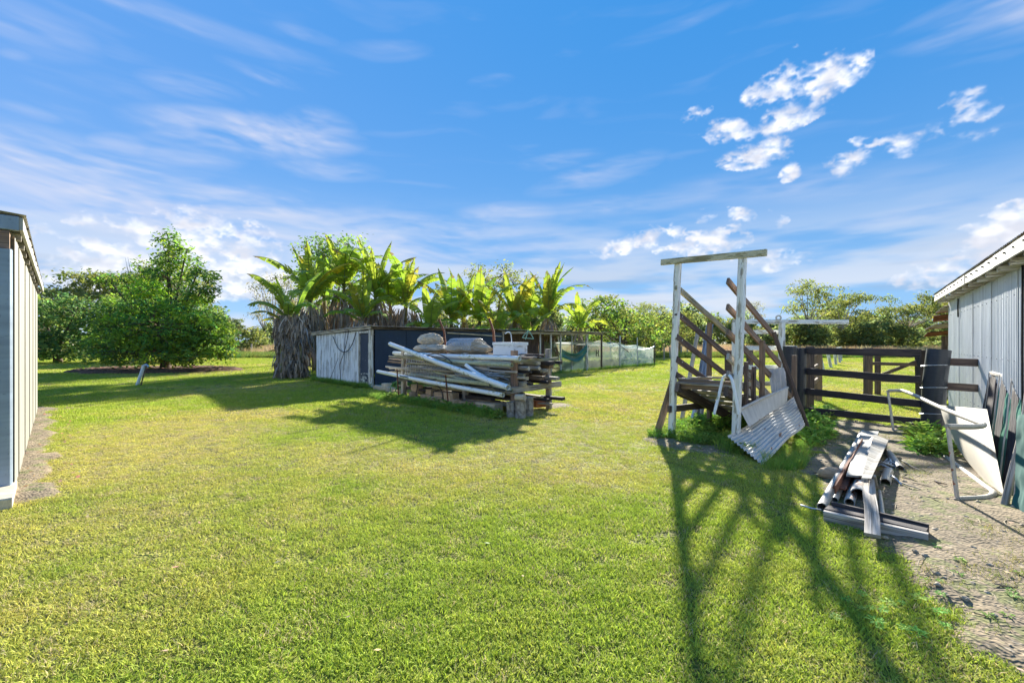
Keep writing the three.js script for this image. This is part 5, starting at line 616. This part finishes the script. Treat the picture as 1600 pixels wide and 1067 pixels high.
// ---------- cattle loading chute ----------
{
  const o = thing('loading_chute', 'timber cattle loading chute with tall white posts and crossbar', 'loading chute', L0); const add = (n, g, m, p = o) => part(n, rel(g, o), m, p);
  const lt = at(1060, 405, 7.52), rt = at(1161, 399, 6.71), RB = V(3.35, 0, -6.71);
  add('gate_post', beam(L0.clone().setY(-.05), lt, .095, .095, { up: WX, wob: .004 }), M.whitePost); add('gate_post', beam(RB.clone().setY(-.05), rt, .10, .10, { up: WX, wob: .004 }), M.whitePost);
  add('crossbar', beam(at(1034, 410.5, 7.68), at(1198, 395, 6.42), .05, .098, { wob: .003 }), M.oliveBeam);
  const left = [[2.53, 2.55, M.mossWood], [2.09, 2.5, M.darkWood], [1.69, 2.5, M.darkWood], [1.32, 2.2, M.darkWood], [1.06, 1.7, M.darkWood]];
  for (const [h, L, m] of left) { const g = add('side_rail', beam(chP(.02, .07, h - .01), chP(L, .07, h - L * .40), .04, .10, { wob: .004 }), m); const p = chP(.18, .08, h - .07); part('bolt', rel(tube([p, p.clone().addScaledVector(WX, .02)], .012, { n: 6 }), o), M.galv, g); }
  for (const [h, L, m] of [[2.47, 1.62, M.redWood], [2.08, 1.95, M.redWood], [1.70, 2.5, M.brownWood], [1.34, 2.5, M.greyWood], [1.08, 2.4, M.greyWood]]) add('side_rail', beam(chP(-.10, .98, h + .04), chP(L, .98, h - L * .46), .04, .10, { wob: .004 }), m);
  for (const [t, w, h] of [[1.3, 0, 1.95], [2.55, 0, 1.62], [1.05, 1.02, 1.62], [2.5, 1.02, 1.35]]) add('side_post', beam(chP(t, w, -.03), chP(t, w, h), .085, .07, { up: WX, wob: .004 }), M.brownWood);
  for (const [t, h0, h1] of [[.42, .55, 1.28], [.70, .5, 1.2]]) add('picket', beam(chP(t, 1.03, h0), chP(t, 1.03, h1), .07, .05, { up: WX }), M.darkWood);
  add('ramp_stringer', beam(chP(-.02, .11, .84), chP(2.35, .11, -.02), .07, .15), M.darkWood); add('ramp_stringer', beam(chP(-.02, .92, .84), chP(2.35, .92, -.02), .07, .15), M.darkWood);
  add('ramp_sill', beam(chP(.10, .10, .90), chP(.10, .95, .90), .10, .17, { wob: .012 }), M.brownWood);
  for (let i = 0; i < 15; i++) { const t = .08 + i * .155, h = .945 - t * .36 + rr(-.006, .006); add('ramp_board', beam(chP(t, .09 + rr(-.03, .02), h), chP(t + rr(-.02, .02), .95 + rr(-.02, .04), h), .142, .035, { wob: .005, up: V(0, 1, 0) }), i % 3 ? M.mossWood : M.greyWood); }
  add('lower_rail', beam(chP(-.1, .0, .47), chP(2.1, .02, .40), .045, .11), M.darkWood); add('cross_brace', beam(chP(.02, .0, .80), chP(2.2, .0, .12), .04, .13), M.darkWood);
  const st = thing('ramp_debris', 'broken board scraps lying on the chute ramp head', 'scraps', chP(.1, .3, .97)); for (let i = 0; i < 5; i++) part('board_scrap', rel(beam(chP(.05 + i * .03, .1 + i * .1, .985 + i * .01), chP(.3 + i * .05, .35 + i * .13, .97 + i * .01), .06, .02, { wob: .008 }), st), M.paleWood, st);
}
pin('leaning_plank', beam(gnd(1026, 681, .0), at(1052, 597, 7.62), .04, .11, { wob: .004 }), M.brownWood, 'brown plank propped against the left chute post', 'plank');
pin('leaning_plank', beam(gnd(1268, 684, .0), at(1209, 519, 7.55), .075, .05, { wob: .004 }), M.darkWood, 'long dark plank leaning up to the right chute rail', 'plank');
{ const a = gnd(1078, 661), b = at(1112, 508, 9.9); pin('steel_sheet_roll', sheet(a, gnd(1098, 661), at(1115, 507, 9.95), at(1103, 507, 9.9), 24, 2, (u, v) => .035 * Math.cos(u / .09 * 6.28)), M.galv, 'shiny rolled iron sheets leaning behind the left chute rails', 'iron sheets');
  pin('leaning_pole', tube([gnd(1066, 655), at(1091, 518, 10.2)], .045, { n: 8, wob: .1 }), M.paleWood, 'pale pole leaning behind the left chute rails', 'pole');
  pin('leaning_pole', tube([gnd(1081, 663), at(1100, 590, 9.2)], .05, { n: 8 }), M.galv, 'short grey pipe leaning under the chute ramp', 'pipe'); }
pin('plastic_pipe', tube([at(1116, 648, 6.75), at(1124, 617, 6.8), at(1131, 590, 6.85), at(1136, 587, 6.8), at(1143, 591, 6.6), at(1146, 602, 6.55), at(1155, 648, 6.45)], .022, { n: 10, sm: 30 }), M.pvc, 'bent white pipe hoop hanging at the right chute post', 'pipe');
for (const [x, y, l] of [[1119, 644, 'weathered board lying flat under the chute, front one'], [1126, 636, 'weathered board lying flat under the chute, rear one']]) { const p = gnd(x - 14, y + 9, .05), q = gnd(x + 26, y + 7, .05); pin('ground_board', beam(p, q, .2, .07, { wob: .008 }), M.greyWood, l, 'board'); }
// iron sheets dumped at the chute's right side
{
  const a = at(1137, 682, 6.55), b = at(1241, 620, 7.8), c = at(1259, 664, 7.15), d = V(3.23, .01, -5.78);
  pin('iron_sheet', sheet(d, a, b, c, 80, 10, (u, v, uu, vv) => .011 * Math.cos(u / .0765 * 6.283) + .05 * Math.sin(vv * 3.1) * (uu - .5) + .02 * Math.sin(vv * 9)), M.rustySheet, 'corrugated iron sheet with rust streaks lying against the chute', 'iron sheet');
  const e = at(1157, 641, 6.75), f = at(1231, 606, 7.45); pin('ridge_capping', merge([sheet(e, f, at(1229, 628, 7.35), at(1171, 668, 6.6), 10, 4, (u, v, uu, vv) => .02 * Math.sin(uu * 5)), tube([e.clone().add(V(0, .01, 0)), e.clone().lerp(f, .45).add(V(0, .02, 0)), f], .022, { n: 8 })]), M.rustySheet, 'pale ridge capping lying above the rusty iron sheet', 'ridge capping');
  pin('iron_sheet', sheet(at(1206, 628, 7.55), at(1229, 624, 7.55), at(1226, 575, 7.75), at(1199, 578, 7.75), 18, 6, (u, v, uu, vv) => .018 * Math.cos(u / .08 * 6.28) + .03 * Math.sin(vv * 3)), M.rustySheet, 'short rusty edged iron offcut standing behind the ridge capping', 'iron sheet');
}

// ---------- stockyard ----------
{
  const o = thing('stockyard_fence', 'dark timber rail fence with thick black posts across the yard gap', 'fence', V(7.3, 0, -7.9)); const add = (n, g, m, p = o) => part(n, rel(g, o), m, p);
  const Lp = V(6.18, 0, -9.75), Rp = V(7.47, 0, -7.95);
  const big = add('pipe_post', tube([Rp.clone().setY(-.05), Rp.clone().add(V(.03, .8, 0)), at(1468, 547, 7.95)], [.168, .168, .168], { n: 20 }), M.poly);
  for (const h of [.32, .78, 1.17]) { const ring = []; for (let i = 0; i <= 20; i++) { const a = i / 20 * 6.283; ring.push(V(Rp.x + .03 * h + Math.cos(a) * .176, h + .02 * Math.sin(a), Rp.z + Math.sin(a) * .176)); } part('wire_tie', rel(tube(ring, .008, { n: 5 }), o), M.galv, big); }
  add('pipe_post', tube([V(6.18, -.05, -9.62), V(6.2, 1.46, -9.62)], .115, { n: 18 }), M.poly); add('pipe_post', tube([V(5.75, -.05, -9.3), V(5.77, 1.50, -9.3)], .125, { n: 18 }), M.poly);
  for (const [h0, h1] of [[1.405, 1.38], [.97, .905], [.535, .475], [.125, .15]]) add('rail', beam(Lp.clone().setY(h0), Rp.clone().add(V(-.1, 0, -.12)).setY(h1), .05, .135, { wob: .004 }), M.blackWood);
  for (const h of [1.245, .815]) add('rail', beam(Rp.clone().add(V(.12, 0, .02)).setY(h), V(8.05, h - .015, -7.62), .05, .13, { wob: .004 }), M.darkWood);
}
{
  const o = thing('yard_fence', 'timber yard fence with sawn posts running back behind the gap', 'fence', gnd(1285, 640)); const add = (n, g, m, p = o) => part(n, rel(g, o), m, p);
  const ps = [[1266, 650, 10.0], [1279, 632, 12.0], [1357, 622, 12.7], [1372, 600, 13.4], [1440, 612, 12.3]].map(([px, , D]) => V((px - CX) / F * D, 0, -D));
  [[.13, 1.5, M.darkWood], [.15, 1.42, M.brownWood], [.17, 1.42, M.darkWood], [.12, 1.35, M.darkWood], [.2, 1.36, M.blackWood]].forEach(([w, h, m], i) => add('post', beam(ps[i].clone().setY(-.03), ps[i].clone().setY(h), w, w, { up: V(1, 0, 0), wob: .006 }), m));
  for (const h of [1.3, .95, .6]) add('rail', beam(ps[0].clone().setY(h), ps[1].clone().setY(h), .05, .11), M.brownWood);
  for (const h of [1.36, .98, .52]) add('gate_rail', beam(ps[2].clone().setY(h), ps[4].clone().setY(h - .02), .05, .09), M.darkWood);
  add('gate_brace', beam(ps[2].clone().setY(.5), ps[4].clone().setY(1.1), .04, .09), M.darkWood); add('gate_rail', beam(ps[3].clone().setY(1.33), ps[4].clone().add(V(0, 0, -.5)).setY(1.3), .05, .09), M.darkWood);
}
{
  const o = thing('gate_frame', 'white painted gate frame with long crossbar and pulley', 'gate frame', gnd(1186, 646)); const add = (n, g, m, p = o) => part(n, rel(g, o), m, p), D = 10.2;
  const b = add('crossbar', beam(at(1146, 503, D), at(1325, 503.5, D + .1), .07, .10, { wob: .003 }), M.whitePost);
  const pl = part('pulley', rel(tube([at(1217, 497, D - .06), at(1217, 497, D + .06)], .065, { n: 16, hollow: .45 }), o), M.galv, b);
  for (const px of [1149, 1222]) add('post', beam(at(px, 640, D).setY(-.03), at(px, 504, D), .11, .11, { up: V(1, 0, 0), wob: .003 }), M.whitePost);
  for (const [h, x0, x1, m] of [[1.82, 1152, 1222, M.whitePost], [1.45, 1152, 1246, M.whitePost], [1.0, 1152, 1246, M.whitePost], [.62, 1152, 1246, M.greyWood], [.3, 1152, 1246, M.greyWood]]) add('rail', beam(V((x0 - CX) / F * D, h, -D - .02), V((x1 - CX) / F * (D + .3), h, -D - .32), .04, .10), m);
  add('slide_door', beam(V((1137 - CX) / F * D, .9, -D - .1), V((1148 - CX) / F * D, .9, -D - .1), .05, 1.0), M.darkWood); add('dark_post', beam(V((1190 - CX) / F * D, -.03, -D - .5), V((1190 - CX) / F * D, 1.5, -D - .5), .12, .12, { up: V(1, 0, 0) }), M.blackWood);
}
{ const r = rng(81); [[1287, 1280], [1299, 1293], [1307, 1304], [1313, 1310], [1315, 1314]].forEach(([b, t], i) => { const D = 24 + i * 3.2, q = 534 + EYE * F / D; pin('fence_post', tube([at(b, q, D).setY(-.02), at(t, 534 + (EYE - 1.15) * F / D, D)], .085, { n: 8, wob: .1 }), M.whitePost, ['nearest', 'second', 'third', 'fourth', 'farthest'][i] + ' white leaning fence post in the row behind the gate', 'fence post', 'white posts behind the gate'); }); 
  for (let i = 0; i < 9; i++) { const D = 58, x = -40 + i * 3.1; pin('paddock_post', beam(V(x, -.02, -D), V(x + .05, 1.25 + .1 * r(), -D), .14, .14, { up: V(1, 0, 0) }), M.greyWood, 'grey post of the paddock fence behind the bananas at left', 'fence post', 'paddock fence posts'); }
  for (let i = 0; i < 5; i++) { const D = 40 + i * 3; pin('paddock_post', tube([V((1038 + i * 9 - CX) / F * D, -.02, -D), V((1038 + i * 9 - CX) / F * D, 1.1, -D)], .07, { n: 7 }), M.greyWood, 'grey post past the end of the fowl run', 'fence post', 'posts past the fowl run'); } }
// standpipe on the lawn
{ const o = thing('standpipe', 'leaning white standpipe with tap on the lawn by mulch bed', 'standpipe', gnd(215, 603)); const D = 16.2; part('pipe', rel(tube([at(213, 604, D), at(224, 572, D)], .055, { n: 10 }), o), M.pvc, o); part('stake', rel(tube([at(219, 603, D - .1), at(228, 572, D - .1)], .022, { n: 6 }), o), M.darkWood, o); part('tap', rel(tube([at(222, 573, D), at(228, 571, D), at(231, 574, D)], .045, { n: 8, sm: 8 }), o), M.galv, o); }

// ---------- scrap at the right ----------
{
  const rod = (name, a, b, r, m, l, o = {}) => pin(name, tube([a, a.clone().lerp(b, .5), b], r, { n: 14, ...o }), m, l, 'pipe');
  rod('steel_pipe', gnd(1285, 793, .05), gnd(1349, 676, .09), .042, M.tubePaint, 'long cream pipe at the left of the scrap heap', { hollow: .85 });
  rod('steel_pipe', gnd(1305, 782, .04), gnd(1352, 680, .12), .03, M.tubePaint, 'thinner cream pipe beside the long cream pipe', { hollow: .8 });
  rod('steel_pipe', gnd(1342, 774, .09), gnd(1368, 690, .14), .07, M.rustPipe, 'fat white pipe with rusty end poking from the boards', { hollow: .86 });
  rod('steel_pipe', gnd(1318, 768, .05), gnd(1350, 692, .08), .055, M.rust, 'rusty brown pipe under the white boards', { hollow: .84 });
  rod('steel_pipe', gnd(1328, 786, .045), gnd(1352, 700, .05), .045, M.rustPipe, 'crumpled grey pipe beside the rusty pipe', { hollow: .8, wob: .12 });
  pin('rusty_angle', merge([beam(gnd(1311, 764, .12), gnd(1352, 690, .14), .11, .012, { wob: .004 }), beam(gnd(1306, 766, .15), gnd(1348, 690, .17), .012, .08, { wob: .004 })]), M.rust, 'rusty angle iron lying on the pipes', 'angle iron');
  const flat = (a, b, c, d, th) => { const n = b.clone().sub(a).cross(d.clone().sub(a)).normalize(); if (n.y > 0) n.negate(); const P = [a, b, c, d], Q = P.map(p => p.clone().addScaledVector(n, th)), g = new GB(), l = a.distanceTo(d), w = a.distanceTo(b); g.quad(...P, [0, 0, w, 0, w, l, 0, l]); g.quad(Q[3], Q[2], Q[1], Q[0], [0, 0, w, 0, w, l, 0, l]); for (let i = 0; i < 4; i++) { const k = (i + 1) % 4; g.quad(P[i], Q[i], Q[k], P[k], [0, 0, .02, 0, .02, .3, 0, .3]); } return g.geo(); };
  pin('white_board', flat(gnd(1323, 742, .2), gnd(1352, 744, .2), gnd(1374, 674, .16), gnd(1346, 674, .16), .02), M.boardWhite, 'left of two flat white boards on the scrap heap', 'board');
  pin('white_board', flat(gnd(1347, 747, .24), gnd(1362, 748, .23), gnd(1389, 688, .2), gnd(1366, 679, .24), .02), M.boardWhite, 'right of two flat white boards on the scrap heap', 'board');
  pin('loose_plank', beam(gnd(1365, 838, .10), gnd(1357, 742, .16), .10, .025, { wob: .004 }), M.greyWood, 'weathered grey plank sticking out toward the camera', 'plank');
  pin('dark_plank', beam(gnd(1288, 806, .05), gnd(1452, 842, .05), .05, .09, { wob: .004 }), M.greyWood, 'front edge of two dark planks across the scrap heap', 'plank');
  pin('dark_plank', merge([beam(gnd(1292, 796, .06), gnd(1450, 832, .07), .14, .05, { wob: .004 }), beam(gnd(1300, 790, .08), gnd(1452, 826, .08), .03, .07, { wob: .003 })]), M.blackWood, 'wide grooved black plank lying across the soil', 'plank');
  rod('steel_pipe', gnd(1375, 768, .02), gnd(1381, 812, .06), .018, M.tubePaint, 'short thin pipe standing by the grey plank');
  rod('steel_pipe', gnd(1367, 744, .2), gnd(1370, 760, .05), .015, M.tubePaint, 'thin upright strut below the white boards');
  rod('steel_pipe', gnd(1384, 755, .05), gnd(1389, 737, .05), .05, M.tubePaint, 'stubby cream pipe offcut right of the boards', { hollow: .85 });
  pin('steel_pipe', tube([gnd(1407, 733, .05), gnd(1398, 720, .05), gnd(1388, 708, .06), gnd(1382, 706, .08)], .045, { n: 12, hollow: .85, sm: 14 }), M.tubePaint, 'bent cream pipe elbow on the soil', 'pipe');
  pin('scrap_wire', merge(Array.from({ length: 9 }, (_, i) => { const r = rng(90 + i), a = gnd(1372 + r() * 14, 722 + r() * 32, .04); return tube([a, a.clone().add(V(rr(-.1, .1, r), .05, rr(-.2, .2, r))), a.clone().add(V(rr(-.15, .15, r), 0, rr(-.35, .35, r)))], .01, { n: 5, sm: 6 }); })), M.galv, 'twisted grey wire scraps beside the white boards', 'wire');
  pin('stone', (() => { const g = new THREE.IcosahedronGeometry(.11, 2), p = g.attributes.position; for (let i = 0; i < p.count; i++) { const k = .7 + .5 * n3(p.getX(i) * 14, p.getY(i) * 14, p.getZ(i) * 14); p.setXYZ(i, p.getX(i) * k * 1.5, p.getY(i) * k * .8, p.getZ(i) * k); } g.computeVertexNormals(); const c = gnd(1303, 742, .05); return g.translate(c.x, c.y, c.z); })(), M.block, 'grey stone at the left of the scrap heap', 'stone');
  for (const [a, b, l, m] of [[[1410, 720], [1438, 735], 'pale stick on the soil near the pipe elbow', M.paleWood], [[1398, 750], [1440, 765], 'long thin pale stick on the soil', M.paleWood], [[1462, 752], [1480, 757], 'dark stick on the soil by the bent sheet', M.darkWood], [[1252, 790], [1284, 797], 'thin grey rod in the grass edge left of planks', M.galv]]) pin('stick', tube([gnd(...a, .045), gnd((a[0] + b[0]) / 2, (a[1] + b[1]) / 2 + 1, .06), gnd(...b, .045)], [.01, .008, .005], { n: 5 }), m, l, 'stick');
  { const tg = tube([V(-.09, .004, 0), V(0, .012, .01), V(.10, .003, -.01)], [.004, .004, .002], { n: 4 }), rt = rng(97), list = []; for (let i = 0; i < 700; i++) { const x = mix(2.3, 8, rt()), z = mix(-9, -.8, rt()); if (bare(x, z) < .35 || insideShed(x, z)) continue; const k = rt(); list.push([x, z, mix(.3, 1.3, rt()), new THREE.Color(mix(.12, .42, k), mix(.09, .36, k), mix(.06, .24, k)), .03]); } scatter('twig_litter', [tg], std({ roughness: 1 }), list, 'small twigs and straw littered over the bare soil at right', 'twigs'); }
  // tubular frame
  const o = thing('tubular_frame', 'rusty white tubular steel frame lying open on the soil', 'steel frame', gnd(1500, 775)); const add = (n, g, m) => part(n, rel(g, o), m, o);
  const up = [at(1388, 611, 8.0), at(1408, 611, 7.9), at(1420, 614, 7.6), at(1470, 637, 6.2), at(1528, 660, 4.95), at(1538, 664, 4.75), at(1528, 667, 4.62), at(1481, 667, 4.55)], lo = [gnd(1397, 674, .03), gnd(1420, 675, .03), gnd(1432, 680, .03), gnd(1480, 716, .03), gnd(1543, 763, .03), gnd(1553, 771, .03), gnd(1543, 778, .03), gnd(1497, 781, .03)];
  add('upper_tube', tube(up, .028, { n: 12, sm: 50 }), M.tubePaint); add('lower_tube', tube(lo, .030, { n: 12, sm: 50 }), M.tubePaint);
  add('upright_bar', beam(up[7], lo[7], .035, .02), M.rustPipe); add('upright_bar', beam(up[0], lo[0], .035, .02), M.rustPipe);
  // curved cream sheet
  { const g = sheet(V(0, 0, 0), V(1, 0, 0), V(1, 1, 0), V(0, 1, 0), 24, 30, null), p = g.attributes.position, A = at(1469, 633, 7.0), B = at(1543, 640, 5.75), C = gnd(1571, 779, .01), Dd = gnd(1552, 765, .02), Mm = at(1482, 696, 6.4), Uv = g.attributes.uv;
    for (let k = 0; k < p.count; k++) { const u = (k % 25) / 24, v = Math.floor(k / 25) / 30, l = A.clone().multiplyScalar((1 - v) ** 2).addScaledVector(Mm, 2 * v * (1 - v)).addScaledVector(Dd, v * v), r = B.clone().lerp(C, v), q = l.lerp(r, u); q.addScaledVector(V(-.5, .1, .5), .16 * Math.sin(v * 3.14) * Math.sin(u * 3.14)); p.setXYZ(k, q.x, Math.max(.012, q.y), q.z); } g.computeVertexNormals(); pin('bent_sheet', g, M.cream, 'curved cream metal sheet leaning before the iron wall', 'metal sheet'); }
  // window frames with green cloth against the iron wall
  const T = t => V(mix(7.30, 5.9, t), 1.12, mix(-6.80, -4.85, t)), Bq = t => V(mix(5.98, 4.62, t), .01, mix(-5.72, -3.85, t));
  const w = thing('screen_frame', 'slatted white and black frame with green cloth against iron wall', 'screen frame', Bq(0)); const aw = (n, g, m) => part(n, rel(g, w), m, w);
  aw('top_rail', beam(T(-.01), T(1), .05, .045), M.oldWhite); for (const t of [.03, .24, .46, .68, .9]) { aw('slat', beam(T(t).add(V(.02, -.02, 0)), Bq(t).add(V(.02, 0, 0)), .085, .03, { up: V(-.7, .6, -.2) }), M.blackWood); aw('slat_edge', beam(T(t).add(V(-.045, 0, -.015)), Bq(t).add(V(-.045, .02, -.015)), .014, .022), M.greyWood); }
  aw('side_bar', beam(T(-.02).add(V(.1, -.05, -.1)), Bq(-.05).add(V(.25, 0, -.25)), .05, .05), M.darkWood);
  aw('cloth', sheet(Bq(0).add(V(.06, .02, .02)), Bq(1).add(V(.06, .02, .02)), T(1).add(V(.05, -.06, .02)), T(0).add(V(.05, -.06, .02)), 50, 40, (u, v) => .10 * (fbm2(u * 2.4, v * 1.6, 4) - .5) + .03 * Math.sin(u * 11 + 2 * fbm2(u, v * 2, 2))), new THREE.MeshPhysicalMaterial({ color: new THREE.Color(.17, .35, .26), roughness: 1, specularIntensity: 0, transmission: .3, thickness: 0, side: THREE.DoubleSide }));
  const s2 = thing('cloth_bundle', 'dark green cloth with pale timber batten at the right edge', 'cloth', gnd(1590, 800)); part('cloth', rel(sheet(gnd(1580, 796, .01), gnd(1650, 830, .01), at(1660, 640, 3.9), at(1592, 650, 4.6), 30, 24, (u, v) => .12 * (fbm2(u * 4, v * 3, 4) - .5)), s2), std({ color: new THREE.Color(.02, .11, .095), roughness: .95 }), s2); part('batten', rel(beam(gnd(1570, 793, .01), at(1602, 655, 4.75), .05, .06), s2), M.greyWood, s2);
}
scene.traverse(o => { if (o.isMesh) { o.castShadow = true; o.receiveShadow = true; } });
renderer.render(scene, camera);
